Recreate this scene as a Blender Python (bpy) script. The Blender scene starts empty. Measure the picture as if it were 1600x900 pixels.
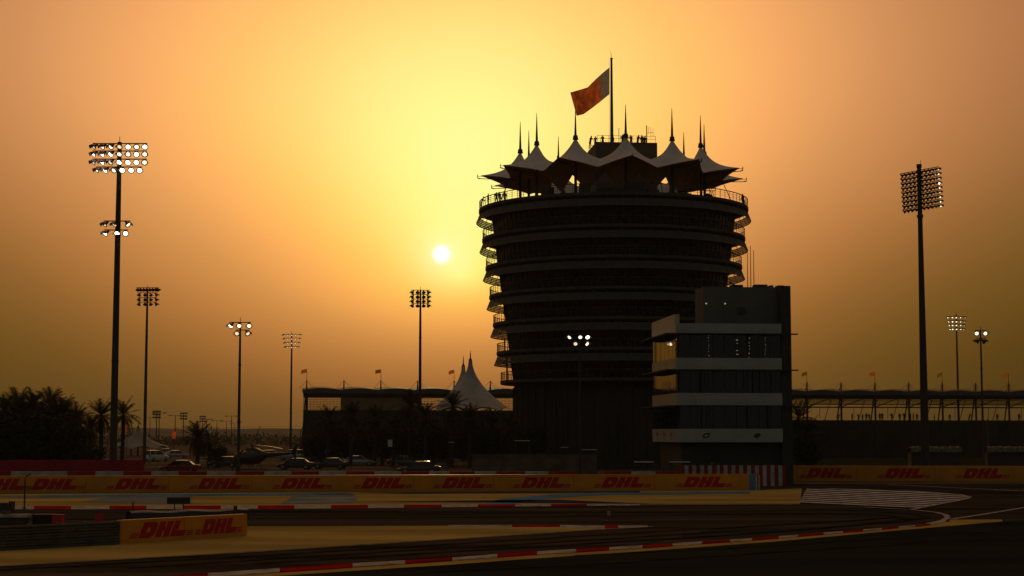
import bpy, math, random
from mathutils import Vector, Matrix, Euler

R = math.radians
random.seed(7)
S = bpy.context.scene
COL = S.collection

# ------------------------------------------------------------------ camera
FPX, CX, CY, HORIZON = 2600.0, 800.0, 450.0, 678.0     # focal length in photo pixels, centre, horizon row
EYE = Vector((0, 0, 4.4))
PITCH = math.atan((HORIZON - CY) / FPX)
cam_data = bpy.data.cameras.new('camera')
cam_data.sensor_width = 36.0
cam_data.lens = FPX / 1600.0 * 36.0
cam_data.clip_start = 0.5
cam_data.clip_end = 30000
cam = bpy.data.objects.new('camera', cam_data)
cam.location = EYE
cam.rotation_euler = (math.pi / 2 + PITCH, 0, 0)
COL.objects.link(cam)
S.camera = cam


def ray(px, py):
    f = Vector((0, math.cos(PITCH), math.sin(PITCH)))
    u = Vector((0, -math.sin(PITCH), math.cos(PITCH)))
    return f * FPX + Vector((1, 0, 0)) * (px - CX) + u * (CY - py)


def P(px, py, Y):
    d = ray(px, py)
    return EYE + d * (Y / d.y)


def G(px, py, z=0.0):
    d = ray(px, py)
    return EYE + d * ((z - EYE.z) / d.z)


def Z(py, Y, px=800):
    return P(px, py, Y).z


# ------------------------------------------------------------------ sky and sun
SUN = ray(690, 397).normalized()
SUN_EL = math.asin(SUN.z)
SUN_AZ = math.atan2(SUN.x, SUN.y)


def lin(c):
    return tuple((x / 255 / 12.92) if x / 255 <= 0.04045 else ((x / 255 + 0.055) / 1.055) ** 2.4 for x in c)


world = bpy.data.worlds.new('World')
S.world = world
world.use_nodes = True
nt = world.node_tree
nt.nodes.clear()


def node(tree, kind, **kw):
    n = tree.nodes.new(kind)
    for k, v in kw.items():
        setattr(n, k, v)
    return n


def wmath(op, a, b=None, c=None, clamp=False):
    n = nt.nodes.new('ShaderNodeMath')
    n.operation = op
    n.use_clamp = clamp
    for i, x in enumerate((a, b, c)):
        if x is None:
            continue
        if isinstance(x, (int, float)):
            n.inputs[i].default_value = x
        else:
            nt.links.new(x, n.inputs[i])
    return n.outputs[0]


def ramp(tree, stops, inp):
    n = tree.nodes.new('ShaderNodeValToRGB')
    e = n.color_ramp.elements
    while len(e) > 1:
        e.remove(e[-1])
    for i, (p, c) in enumerate(stops):
        el = e[0] if i == 0 else e.new(p)
        el.position = p
        el.color = c if len(c) == 4 else (*c, 1)
    tree.links.new(inp, n.inputs[0])
    return n


tc = nt.nodes.new('ShaderNodeTexCoord')
sep = nt.nodes.new('ShaderNodeSeparateXYZ')
nt.links.new(tc.outputs['Generated'], sep.inputs[0])
el = wmath('MULTIPLY', wmath('ARCSINE', sep.outputs[2]), 180 / math.pi)
az = wmath('MULTIPLY', wmath('ARCTAN2', sep.outputs[0], sep.outputs[1]), 180 / math.pi)
# dusty evening sky: an oval glow round the sun over a dim base, dimmed again by the thick air near the horizon
az = wmath('SUBTRACT', az, math.degrees(SUN_AZ) + 0.67)
dv = wmath('SUBTRACT', el, 5.45)
up = wmath('DIVIDE', wmath('MAXIMUM', dv, 0.0), 11.55)
dn_ = wmath('DIVIDE', wmath('MINIMUM', dv, 0.0), 6.33)
ax_ = wmath('DIVIDE', az, 11.97)
rr_ = wmath('SQRT', wmath('ADD', wmath('MULTIPLY', ax_, ax_), wmath('ADD', wmath('MULTIPLY', up, up), wmath('MULTIPLY', dn_, dn_))))
glow = wmath('MULTIPLY', wmath('EXPONENT', wmath('MULTIPLY', wmath('POWER', rr_, 0.86), -1.0)), 1.643)
high = node(nt, 'ShaderNodeMapRange', interpolation_type='SMOOTHSTEP')
for i_, v_ in ((1, 14.0), (2, 50.0), (3, .166), (4, .40)):
    high.inputs[i_].default_value = v_
nt.links.new(el, high.inputs[0])
thick = wmath('MULTIPLY', wmath('EXPONENT', wmath('MULTIPLY', wmath('POWER', wmath('DIVIDE', wmath('MAXIMUM', el, 0.001), 9.43), 2.55), -1.0)), 0.586)
level = wmath('MULTIPLY', wmath('ADD', glow, high.outputs[0]), wmath('SUBTRACT', 1.0, thick))
level = wmath('SUBTRACT', level, wmath('MULTIPLY', thick, -0.075))
level = wmath('SUBTRACT', level, 0.028)
# slow uneven dust
dn = node(nt, 'ShaderNodeTexNoise')
dn.inputs['Scale'].default_value = 3.2
dn.inputs['Detail'].default_value = 3.0
nt.links.new(tc.outputs['Generated'], dn.inputs['Vector'])
level = wmath('ADD', level, wmath('MULTIPLY', wmath('SUBTRACT', dn.outputs[0], 0.5), 0.06))
tone = ramp(nt, [(t, lin(c)) for t, c in (
    (.20, (70, 50, 16)), (.24, (86, 62, 22)), (.31, (113, 79, 37)), (.37, (140, 93, 50)), (.45, (175, 114, 67)),
    (.55, (207, 140, 84)), (.65, (242, 166, 95)), (.745, (253, 190, 100)), (.82, (254, 209, 112)),
    (.88, (254, 225, 126)), (.95, (255, 243, 142)), (1.0, (255, 250, 165)))], level)
# away from the sun the dust turns a dim neutral dusk grey
dot = node(nt, 'ShaderNodeVectorMath', operation='DOT_PRODUCT')
nt.links.new(tc.outputs['Generated'], dot.inputs[0])
dot.inputs[1].default_value = SUN
ang = wmath('MULTIPLY', wmath('ARCCOSINE', wmath('MINIMUM', dot.outputs['Value'], 1.0)), 180 / math.pi)
mr = node(nt, 'ShaderNodeMapRange', interpolation_type='SMOOTHSTEP')
mr.inputs[1].default_value, mr.inputs[2].default_value = 30, 105
nt.links.new(ang, mr.inputs[0])
rear = nt.nodes.new('ShaderNodeMix')
rear.data_type = 'RGBA'
nt.links.new(mr.outputs[0], rear.inputs[0])
# low air filters out more blue than the air higher up
bl_ = node(nt, 'ShaderNodeMapRange', interpolation_type='SMOOTHSTEP')
for i_, v_ in ((1, 2.0), (2, 13.0), (3, .72), (4, 1.08)):
    bl_.inputs[i_].default_value = v_
nt.links.new(el, bl_.inputs[0])
cmb = nt.nodes.new('ShaderNodeCombineXYZ')
cmb.inputs[0].default_value = cmb.inputs[1].default_value = 1.0
nt.links.new(bl_.outputs[0], cmb.inputs[2])
tint = node(nt, 'ShaderNodeVectorMath', operation='MULTIPLY')
nt.links.new(tone.outputs[0], tint.inputs[0])
nt.links.new(cmb.outputs[0], tint.inputs[1])
nt.links.new(tint.outputs[0], rear.inputs[6])
rear.inputs[7].default_value = (.062, .062, .056, 1)
# the sun's disc, veiled by dust
sd = node(nt, 'ShaderNodeMapRange', interpolation_type='SMOOTHSTEP')
sd.inputs[1].default_value, sd.inputs[2].default_value = 0.39, 0.17
sd.inputs[3].default_value, sd.inputs[4].default_value = 0.0, 1.0
nt.links.new(ang, sd.inputs[0])
halo = wmath('ADD', wmath('MULTIPLY', wmath('EXPONENT', wmath('MULTIPLY', ang, -2.2)), 0.42), sd.outputs[0], clamp=True)
disc = nt.nodes.new('ShaderNodeMix')
disc.data_type = 'RGBA'
nt.links.new(halo, disc.inputs[0])
nt.links.new(rear.outputs[2], disc.inputs[6])
disc.inputs[7].default_value = (1.3, 1.24, 1.08, 1)
bg = nt.nodes.new('ShaderNodeBackground')
bg.inputs[1].default_value = 1.0
nt.links.new(disc.outputs[2], bg.inputs[0])
sky = nt.nodes.new('ShaderNodeTexSky')
sky.sky_type = 'NISHITA'
sky.sun_disc = False
sky.sun_elevation = SUN_EL
sky.sun_rotation = SUN_AZ
sky.dust_density = 8.0
sky.air_density = 1.5
bg2 = nt.nodes.new('ShaderNodeBackground')
bg2.inputs[1].default_value = 0.004
nt.links.new(sky.outputs[0], bg2.inputs[0])
addw = nt.nodes.new('ShaderNodeAddShader')
nt.links.new(bg.outputs[0], addw.inputs[0])
nt.links.new(bg2.outputs[0], addw.inputs[1])
wo = nt.nodes.new('ShaderNodeOutputWorld')
nt.links.new(addw.outputs[0], wo.inputs[0])

sun_data = bpy.data.lights.new('sun', 'SUN')
sun_data.energy = 0.4
sun_data.angle = R(1.0)
sun_data.color = (1.0, 0.62, 0.26)
sun = bpy.data.objects.new('sun', sun_data)
sun.rotation_euler = SUN.to_track_quat('Z', 'Y').to_euler()
sun.location = (0, 0, 120)
COL.objects.link(sun)

S.view_settings.view_transform = 'Standard'
S.view_settings.look = 'None'
S.view_settings.exposure = 0
S.view_settings.gamma = 1
S.view_settings.use_curve_mapping = False
S.render.engine = 'CYCLES'
S.cycles.use_denoising = True
S.cycles.max_bounces = 6
S.cycles.diffuse_bounces = 3
S.cycles.glossy_bounces = 3
S.cycles.transmission_bounces = 4
S.cycles.volume_bounces = 0
S.cycles.sample_clamp_indirect = 4

# ------------------------------------------------------------------ materials
MATS = {}


def mat(name, col, rough=0.7, metal=0.0, vary=0.12, scale=1.5, bump=0.0, bscale=20, transl=None, emit=None, stretch=None, spec=0.5):
    if name in MATS:
        return MATS[name]
    m = bpy.data.materials.new(name)
    m.use_nodes = True
    t = m.node_tree
    b = t.nodes['Principled BSDF']
    b.inputs['Roughness'].default_value = rough
    b.inputs['Metallic'].default_value = metal
    b.inputs['Specular IOR Level'].default_value = spec
    o = t.nodes.new('ShaderNodeTexCoord')
    src = o.outputs['Object']
    if stretch:
        mp = t.nodes.new('ShaderNodeMapping')
        mp.inputs['Scale'].default_value = stretch
        t.links.new(src, mp.inputs[0])
        src = mp.outputs[0]
    n = t.nodes.new('ShaderNodeTexNoise')
    n.inputs['Scale'].default_value = scale
    n.inputs['Detail'].default_value = 5
    t.links.new(src, n.inputs['Vector'])
    lo = tuple(max(0, c * (1 - 2 * vary)) for c in col)
    hi = tuple(min(1, c * (1 + 2 * vary)) for c in col)
    r = ramp(t, [(0.3, lo), (0.7, hi)], n.outputs[0])
    t.links.new(r.outputs[0], b.inputs['Base Color'])
    if bump:
        n2 = t.nodes.new('ShaderNodeTexNoise')
        n2.inputs['Scale'].default_value = bscale
        n2.inputs['Detail'].default_value = 4
        t.links.new(src, n2.inputs['Vector'])
        bn = t.nodes.new('ShaderNodeBump')
        bn.inputs['Strength'].default_value = bump
        bn.inputs['Distance'].default_value = 0.02
        t.links.new(n2.outputs[0], bn.inputs['Height'])
        t.links.new(bn.outputs[0], b.inputs['Normal'])
    if transl:
        tr = t.nodes.new('ShaderNodeBsdfTranslucent')
        t.links.new(r.outputs[0], tr.inputs[0])
        mx = t.nodes.new('ShaderNodeMixShader')
        mx.inputs[0].default_value = transl
        t.links.new(b.outputs[0], mx.inputs[1])
        t.links.new(tr.outputs[0], mx.inputs[2])
        t.links.new(mx.outputs[0], t.nodes['Material Output'].inputs[0])
    if emit:
        b.inputs['Emission Color'].default_value = (*emit[0], 1)
        b.inputs['Emission Strength'].default_value = emit[1]
        m.cycles.emission_sampling = 'NONE'
    MATS[name] = m
    return m


mat('soil', (.15, .115, .07), .95, vary=.25, scale=.06, bump=.3, bscale=3, spec=0.0)
mat('asphalt', (.056, .047, .034), .8, vary=.34, scale=.25, bump=.25, bscale=60, stretch=(.15, 1, 1), spec=0.0)
mat('asphalt_worn', (.070, .054, .037), .8, vary=.34, scale=.3, bump=.25, bscale=60, stretch=(.1, 1, 1), spec=0.0)
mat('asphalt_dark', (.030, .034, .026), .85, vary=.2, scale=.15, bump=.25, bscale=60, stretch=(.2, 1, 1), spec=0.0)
mat('sand_paint', (.47, .345, .10), .85, vary=.17, scale=.22, bump=.2, bscale=30, stretch=(.3, 1, 1), spec=0.0)
mat('kerb_yellow', (.52, .36, .08), .75, vary=.12, scale=.4, spec=0.0)
mat('blue_paint', (.11, .26, .42), .8, vary=.15, scale=.3, spec=0.0)
mat('grey_paint', (.24, .27, .27), .8, vary=.15, scale=.3, spec=0.0)
mat('navy_paint', (.05, .05, .10), .8, vary=.15, scale=.3, spec=0.0)
mat('white_paint', (.46, .43, .37), .7, vary=.22, scale=1.6, spec=0.0)
mat('zebra_paint', (.62, .60, .56), .7, vary=.25, scale=1.2, spec=0.0)
mat('rubber_mark', (.038, .032, .024), .8, vary=.3, scale=.8, stretch=(.2, 1, 1), spec=0.0)
mat('kerb_red', (.36, .012, .018), .65, vary=.25, scale=.6, spec=0.0)
mat('grass', (.028, .038, .012), .95, vary=.3, scale=.3, bump=.4, bscale=20, spec=0.0)
mat('banner_yellow', (.72, .285, .014), .55, vary=.06, scale=.8, spec=.3)
mat('logo_red', (.52, .010, .014), .5, vary=.05, spec=.3)
mat('block_white', (.48, .47, .42), .8, vary=.15, scale=1.2, bump=.2)
mat('block_red', (.34, .018, .02), .8, vary=.18, scale=1.2, bump=.2)
mat('fence_red', (.40, .012, .03), .85, vary=.1, scale=.5)
mat('galvanised', (.085, .085, .06), .7, .1, vary=.15, scale=2)
mat('steel_dark', (.04, .036, .032), .6, .1, vary=.15, scale=2)
mat('steel_grey', (.11, .10, .09), .55, .3, vary=.15, scale=2)
mat('mast_paint', (.05, .043, .036), .7, .0, vary=.1, scale=1)
mat('lamp_shell', (.05, .046, .042), .5, .3, vary=.1)
mat('lamp_lens', (.9, .88, .8), .3, emit=((1.0, .92, .78), 9.0))
mat('lamp_lens_warm', (.9, .86, .75), .3, emit=((1.0, .84, .58), 2.2))
mat('lamp_lens_low', (.9, .82, .68), .3, emit=((1.0, .78, .48), 1.0))
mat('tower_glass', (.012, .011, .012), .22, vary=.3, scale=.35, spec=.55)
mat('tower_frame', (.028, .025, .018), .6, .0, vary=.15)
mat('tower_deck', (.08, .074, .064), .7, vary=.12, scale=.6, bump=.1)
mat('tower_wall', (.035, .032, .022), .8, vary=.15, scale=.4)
mat('louvre', (.085, .080, .068), .6, .1, vary=.1)
mat('rail_steel', (.05, .046, .042), .5, .2)
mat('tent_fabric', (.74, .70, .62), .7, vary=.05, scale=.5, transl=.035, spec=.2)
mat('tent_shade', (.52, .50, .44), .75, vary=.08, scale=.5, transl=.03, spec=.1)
mat('tent_dull_shade', (.30, .28, .23), .8, vary=.08, scale=.5, spec=.1)  # white marquee canvas coloured darker because it lies in shade
mat('tent_under_shade', (.70, .43, .19), .85, vary=.12, scale=.5, spec=.1)  # brown that puts the shade under the white tents into colour
mat('block_wall', (.10, .085, .065), .8, vary=.12, scale=.4)
mat('render_white', (.42, .42, .37), .75, vary=.07, scale=.5, bump=.05)
mat('render_left_glow', (.50, .44, .32), .35, vary=.07, scale=.5, spec=.6)  # wall render tinted warmer and lighter for the sunset glow on the left face
mat('lamp_dim', (.8, .75, .6), .4, emit=((1.0, .9, .7), .35))
mat('render_grey', (.14, .14, .115), .8, vary=.1, scale=.4)
mat('render_dark', (.05, .05, .04), .8, vary=.1, scale=.4)
mat('pane', (.006, .006, .007), .0, vary=.1, spec=.6)
mat('pane_bronze', (.27, .19, .085), .03, .9, vary=.08, scale=.3)
mat('flag_white', (.62, .58, .50), .8, vary=.05, transl=.30)
mat('flag_red', (.74, .21, .065), .8, vary=.16, scale=1.3, transl=.78)
mat('flag_amber', (.55, .30, .05), .8, vary=.08, transl=.5)
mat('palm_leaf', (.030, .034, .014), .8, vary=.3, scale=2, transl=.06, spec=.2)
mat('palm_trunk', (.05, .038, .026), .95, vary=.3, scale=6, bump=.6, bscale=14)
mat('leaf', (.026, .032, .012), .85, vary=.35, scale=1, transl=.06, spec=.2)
mat('bark', (.09, .07, .05), .95, vary=.3, scale=5, bump=.5)
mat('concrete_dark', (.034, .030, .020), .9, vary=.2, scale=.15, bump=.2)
mat('stand_panel', (.22, .17, .09), .8, vary=.12, scale=.4)
mat('canopy_shell', (.06, .052, .035), .7, vary=.12, scale=.3)
mat('crowd_dark', (.03, .026, .022), .9, vary=.3, scale=4)
mat('cloth_dark', (.035, .033, .035), .9, vary=.3, scale=4)
mat('cloth_red', (.38, .02, .03), .85, vary=.15, scale=4)
mat('cloth_white', (.55, .53, .48), .85, vary=.1, scale=4)
mat('skin', (.22, .12, .075), .6, vary=.1)
mat('car_white', (.60, .60, .57), .25, vary=.03, spec=.6)
mat('car_silver', (.38, .38, .37), .25, .5, vary=.03)
mat('car_dark', (.03, .032, .036), .2, vary=.05, spec=.6)
mat('car_red', (.22, .014, .018), .22, vary=.05, spec=.6)
mat('car_grey', (.13, .13, .13), .25, .4, vary=.05)
mat('car_glass', (.01, .011, .012), .06, vary=.05, spec=.6)
mat('rubber', (.018, .017, .016), .85, vary=.2, scale=6)
mat('rim_alloy', (.35, .35, .34), .3, .8)
mat('head_glass', (.6, .6, .58), .15)
mat('tail_glass', (.25, .01, .01), .2)
mat('tail_lit', (.5, .01, .01), .3, emit=((1.0, .06, .03), 1.6))
mat('tarp_blue', (.02, .035, .07), .6, vary=.2, scale=1)
mat('bin_red', (.42, .012, .03), .6, vary=.1)
mat('heli_paint', (.022, .022, .024), .18, vary=.05, spec=.6)
mat('hills', (.12, .095, .06), .95, vary=.15, scale=.004)
mat('roof_thatch', (.20, .19, .11), .9, vary=.3, scale=3)
mat('stone_wall', (.13, .105, .07), .9, vary=.18, scale=.8, bump=.2)
mat('shelter_white', (.62, .61, .55), .5, vary=.05)


# ------------------------------------------------------------------ mesh helpers
class MB:
    def __init__(self):
        self.v, self.f, self.mi, self.cur = [], [], [], 0

    def add(self, vs, fs):
        b = len(self.v)
        self.v += [tuple(x) for x in vs]
        for f in fs:
            self.f.append(tuple(b + i for i in f))
            self.mi.append(self.cur)
        return self

    def box(self, c, s, rz=0, rx=0, ry=0):
        m = Euler((rx, ry, rz)).to_matrix()
        c = Vector(c)
        vs = [c + m @ Vector((x * s[0] / 2, y * s[1] / 2, z * s[2] / 2)) for x in (-1, 1) for y in (-1, 1) for z in (-1, 1)]
        return self.add(vs, [(0, 1, 3, 2), (4, 6, 7, 5), (0, 4, 5, 1), (2, 3, 7, 6), (0, 2, 6, 4), (1, 5, 7, 3)])

    def span(self, a, b):
        a, b = Vector(a), Vector(b)
        return self.box((a + b) / 2, (abs(b.x - a.x), abs(b.y - a.y), abs(b.z - a.z)))

    def path(self, pts, rad, n=6, cap=True):
        pts = [Vector(p) for p in pts]
        if not isinstance(rad, (list, tuple)):
            rad = [rad] * len(pts)
        vs, fs = [], []
        for i, p in enumerate(pts):
            d = (pts[min(i + 1, len(pts) - 1)] - pts[max(i - 1, 0)]).normalized()
            ref = Vector((0, 0, 1)) if abs(d.z) < .95 else Vector((1, 0, 0))
            a = d.cross(ref).normalized()
            b = d.cross(a).normalized()
            for k in range(n):
                w = 2 * math.pi * k / n
                vs.append(p + (a * math.cos(w) + b * math.sin(w)) * rad[i])
        for i in range(len(pts) - 1):
            for k in range(n):
                k2 = (k + 1) % n
                fs.append((i * n + k, i * n + k2, (i + 1) * n + k2, (i + 1) * n + k))
        if cap:
            fs.append(tuple(range(n))[::-1])
            fs.append(tuple((len(pts) - 1) * n + k for k in range(n)))
        return self.add(vs, fs)

    def tube(self, a, b, r, r2=None, n=6):
        return self.path([a, b], [r, r if r2 is None else r2], n)

    def lathe(self, prof, n=32, c=(0, 0), a0=0.0, a1=2 * math.pi, closed=False):
        full = abs(a1 - a0 - 2 * math.pi) < 1e-6
        m = n if full else n + 1
        vs, fs = [], []
        for k in range(m):
            w = a0 + (a1 - a0) * k / n
            for r, z in prof:
                vs.append((c[0] + r * math.sin(w), c[1] - r * math.cos(w), z))
        q = len(prof)
        for k in range(n):
            k2 = (k + 1) % m
            for i in range(q if closed else q - 1):
                j = (i + 1) % q
                fs.append((k * q + i, k2 * q + i, k2 * q + j, k * q + j))
        return self.add(vs, fs)

    def grid(self, rows):
        n = len(rows[0])
        vs = [p for r in rows for p in r]
        fs = []
        for i in range(len(rows) - 1):
            for j in range(n - 1):
                fs.append((i * n + j, i * n + j + 1, (i + 1) * n + j + 1, (i + 1) * n + j))
        return self.add(vs, fs)

    def loft(self, secs):
        n = len(secs[0])
        vs = [p for s in secs for p in s]
        fs = []
        for i in range(len(secs) - 1):
            for k in range(n):
                k2 = (k + 1) % n
                fs.append((i * n + k, i * n + k2, (i + 1) * n + k2, (i + 1) * n + k))
        fs.append(tuple(range(n))[::-1])
        fs.append(tuple((len(secs) - 1) * n + k for k in range(n)))
        return self.add(vs, fs)

    def prism(self, pts, h, up=Vector((0, 0, 1))):
        n = len(pts)
        pts = [Vector(p) for p in pts]
        vs = pts + [p + up * h for p in pts]
        fs = [tuple(range(n))[::-1], tuple(range(n, 2 * n))] + [(k, (k + 1) % n, n + (k + 1) % n, n + k) for k in range(n)]
        return self.add(vs, fs)

    def mesh(self, name, mats, smooth=False):
        me = bpy.data.meshes.new(name)
        me.from_pydata(self.v, [], self.f)
        for m in (mats if isinstance(mats, (list, tuple)) else [mats]):
            me.materials.append(MATS[m])
        if max(self.mi, default=0):
            me.polygons.foreach_set('material_index', self.mi)
        me.update()
        if smooth:
            me.shade_smooth()
            try:
                me.set_sharp_from_angle(angle=R(40))
            except Exception:
                pass
        return me

    def build(self, name, mats, parent=None, smooth=False, loc=None):
        return link(name, self.mesh(name, mats, smooth), parent, loc)


def link(name, me, parent=None, loc=None, rot=None, scale=None):
    o = bpy.data.objects.new(name, me)
    COL.objects.link(o)
    if parent:
        o.parent = parent
    if loc is not None:
        o.location = loc
    if rot is not None:
        o.rotation_euler = rot
    if scale is not None:
        o.scale = scale if hasattr(scale, '__len__') else (scale,) * 3
    return o


def tag(o, label, cat, group=None):
    o['label'] = label
    o['category'] = cat
    if group:
        o['group'] = group
    return o


def thing(name, label, cat, loc=(0, 0, 0), rz=0, group=None):
    return tag(link(name, None, None, loc, (0, 0, rz)), label, cat, group)


def structure(o):
    o['kind'] = 'structure'
    return o


ORD = ['first', 'second', 'third', 'fourth', 'fifth', 'sixth', 'seventh', 'eighth', 'ninth', 'tenth', 'eleventh',
       'twelfth', 'thirteenth', 'fourteenth', 'fifteenth', 'sixteenth', 'seventeenth', 'eighteenth', 'nineteenth',
       'twentieth', 'twenty-first', 'twenty-second', 'twenty-third', 'twenty-fourth', 'twenty-fifth', 'twenty-sixth',
       'twenty-seventh', 'twenty-eighth']

# ------------------------------------------------------------------ the ground and the track
mb = MB()
mb.add([(-9000, -400, 0), (9000, -400, 0), (9000, 14000, 0), (-9000, 14000, 0)], [(0, 1, 2, 3)])
structure(mb.build('ground', 'soil'))


def sheet(name, px, z, m, parent=None):
    """a flat painted or paved sheet; its outline is given where the photograph shows it on the ground"""
    pts = [G(x, y, z) for x, y in px]
    mb = MB()
    mb.add(pts, [tuple(range(len(pts)))])
    o = mb.build(name, m, parent)
    if not parent:
        structure(o)
    return o


# asphalt of the circuit: everything from behind the barrier to the camera
mb = MB()
mb.add([(-160, -60, .012), (160, -60, .012), (160, 152, .012), (62, 152, .012), (40, 148, .012), (-160, 140, .012)], [tuple(range(6))])
structure(mb.build('racetrack', 'asphalt'))
NEAR_IN = [(-300, 925), (250, 901), (400, 890), (550, 880), (707, 871), (800, 863.5), (1000, 852), (1200, 839), (1375, 825), (1450, 818.5), (1476, 812)]
NEAR_OUT = [(-300, 968), (250, 915), (400, 902), (550, 892), (707, 882), (800, 875), (1000, 861.5), (1200, 847), (1400, 829), (1567, 814.5)]
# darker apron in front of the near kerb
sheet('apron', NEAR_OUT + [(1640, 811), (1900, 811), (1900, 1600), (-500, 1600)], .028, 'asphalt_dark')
# near strip of track beside the island, worn brown
sheet('track_strip', [(-300, 905), (0, 884.5), (400, 862), (800, 836.5), (930, 827.5), (1020, 823), (1120, 826), (1000, 851.5), (800, 863), (550, 879.5), (250, 900.5), (-300, 924)], .026, 'asphalt_worn')
# sand coloured island between the two strips of track
sheet('sand_island', [(-400, 824), (388, 822), (875, 821), (1005, 822), (930, 827), (800, 835.6), (400, 861), (0, 883.5), (-400, 912)], .03, 'sand_paint')
# run-off in front of the long banner barrier
sheet('runoff', [(-300, 773), (1175, 766), (1253, 763), (1250, 787), (1000, 788), (560, 790.5), (-300, 794)], .026, 'sand_paint')
for px, m in (
        ([(60, 773.5), (330, 771.5), (540, 770), (560, 772), (420, 774.4), (60, 777)], 'blue_paint'),
        ([(-200, 776), (60, 774), (60, 776.6), (-200, 781)], 'grey_paint'),
        ([(125, 784), (178, 775.8), (300, 775.5), (300, 786), (200, 786)], 'grey_paint'),
        ([(438, 787.5), (458, 775), (500, 772.2), (548, 771.6), (560, 777), (552, 786)], 'grey_paint'),
        ([(555, 769.6), (800, 768), (1000, 767.2), (1000, 769), (800, 770.6), (640, 771.5)], 'navy_paint'),
        ([(757, 788), (780, 780), (860, 773), (960, 769.6), (1172, 767.8), (1172, 771), (960, 772.8), (880, 776.5), (815, 784), (800, 788)], 'blue_paint'),
        ([(600, 783.5), (870, 780.5), (960, 784.5), (1020, 787.2), (860, 786)], 'navy_paint')):
    sheet('road_marking', px, .040, m)
# patch of grass below the right hand barrier's back
mb = MB()
mb.add([(36, 153.5, .02), (230, 153.5, .02), (300, 330, .02), (36, 330, .02)], [(0, 1, 2, 3)])
structure(mb.build('grass_verge', 'grass'))


def interp(line, x):
    for (x0, y0), (x1, y1) in zip(line, line[1:]):
        if x0 <= x <= x1:
            return y0 + (y1 - y0) * (x - x0) / (x1 - x0)
    return line[-1][1] if x > line[-1][0] else line[0][1]


def kerb(name, bounds, first_red, inner, outer, h, zb=.03):
    """a row of painted kerb blocks; inner/outer are its two long edges"""
    root = structure(link(name, None))
    for i, (a, b) in enumerate(zip(bounds, bounds[1:])):
        red = (i % 2 == 0) == first_red
        n = 3
        vs = []
        for k in range(n + 1):
            x = a + (b - a) * k / n
            p, q = G(x, interp(inner, x), zb), G(x, interp(outer, x), zb)
            vs += [p - Vector((0, 0, .02)), p, p.lerp(q, .8) + Vector((0, 0, h)), q + Vector((0, 0, h * .8)), q - Vector((0, 0, .02))]
        fs = []
        for k in range(n):
            for j in range(4):
                fs.append((k * 5 + j, (k + 1) * 5 + j, (k + 1) * 5 + j + 1, k * 5 + j + 1))
        fs += [(0, 1, 2, 3, 4), tuple(n * 5 + j for j in (4, 3, 2, 1, 0))]
        mb = MB()
        mb.add(vs, fs)
        mb.build('kerb_block', 'kerb_red' if red else 'white_paint', root)
    return root


# near kerb: red and white blocks with a yellow strip outside them
NEAR_KERB_OUT = [(x, y) for x, y in ((-300, 948), (250, 910.5), (400, 897.5), (550, 887.5), (707, 877), (800, 870), (1000, 857.5), (1200, 843.5), (1375, 828.3), (1450, 821.4), (1485, 815))]
nb = [90, 210, 325, 437, 551, 633, 707, 777, 839, 900, 952, 1004, 1051, 1097, 1141, 1175, 1217, 1247, 1287, 1317, 1349, 1378, 1404, 1430, 1455, 1478]
near_kerb = kerb('kerb', nb, False, NEAR_IN, NEAR_KERB_OUT, .05)
sheet('kerb_strip', [(x, y - .2) for x, y in NEAR_KERB_OUT] + [(1482, 812), (1565, 811.5)] + NEAR_OUT[::-1], .034, 'kerb_yellow')
# far kerb along the run-off
fb = [-97, -39, 19, 53, 111, 171, 229, 286, 345, 403, 460, 517, 575, 631, 690, 747, 805, 861, 917, 1000]
kerb('kerb', fb, False, [(-300, 796.2), (450, 794.8), (900, 790.2), (1000, 789.3)], [(-300, 792.6), (450, 790.6), (900, 788.2), (1000, 788.2)], .05)
# short kerb at the island's tip
kerb('kerb', [700, 800, 875, 945, 966, 1012], False, [(700, 823.3), (875, 823.4), (945, 826.6), (1012, 823.4)], [(700, 821.2), (875, 821.2), (945, 822.2), (1012, 822)], .04, .036)


def line(name, px, w, z=.05):
    pts = [G(x, y, z) for x, y in px]
    vs = []
    for i, p in enumerate(pts):
        d = (pts[min(i + 1, len(pts) - 1)] - pts[max(i - 1, 0)]).normalized()
        nrm = Vector((-d.y, d.x, 0)) * w / 2
        vs += [p - nrm, p + nrm]
    mb = MB()
    mb.add(vs, [(2 * i, 2 * i + 1, 2 * i + 3, 2 * i + 2) for i in range(len(pts) - 1)])
    return structure(mb.build(name, 'white_paint'))


line('road_marking', [(-300, 905.4), (0, 884.3), (400, 861.8), (800, 836.3), (930, 827.4), (1020, 822.6)], .14)
line('road_marking', [(1350, 792.2), (1425, 796.2), (1462, 800.3), (1477, 804), (1481, 808), (1474, 812.8), (1450, 818)], .30)
line('road_marking', [(1487, 811), (1530, 804.5), (1600, 793), (1700, 779)], .32)
line('road_marking', [(1387, 757), (1480, 761.5), (1600, 767), (1720, 774)], .35)
line('road_marking', [(1000, 789), (1100, 788.2), (1250, 787.6)], .35)
line('road_marking', [(1425, 795.6), (1507, 780), (1516, 776.5), (1500, 772.4), (1412, 766)], .30)
# zebra hatching in front of the corner
poly = [(1261, 762.5), (1412, 766), (1500, 772.5), (1514, 776), (1506, 780), (1425, 795), (1247, 787.5)]


def clip_line(y0, slope):
    xs = []
    for (ax, ay), (bx, by) in zip(poly, poly[1:] + poly[:1]):
        fa, fb_ = ay - (y0 + slope * (ax - 1250)), by - (y0 + slope * (bx - 1250))
        if fa * fb_ < 0:
            t = fa / (fa - fb_)
            xs.append(ax + (bx - ax) * t)
    return (min(xs), max(xs)) if len(xs) >= 2 else None


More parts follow.
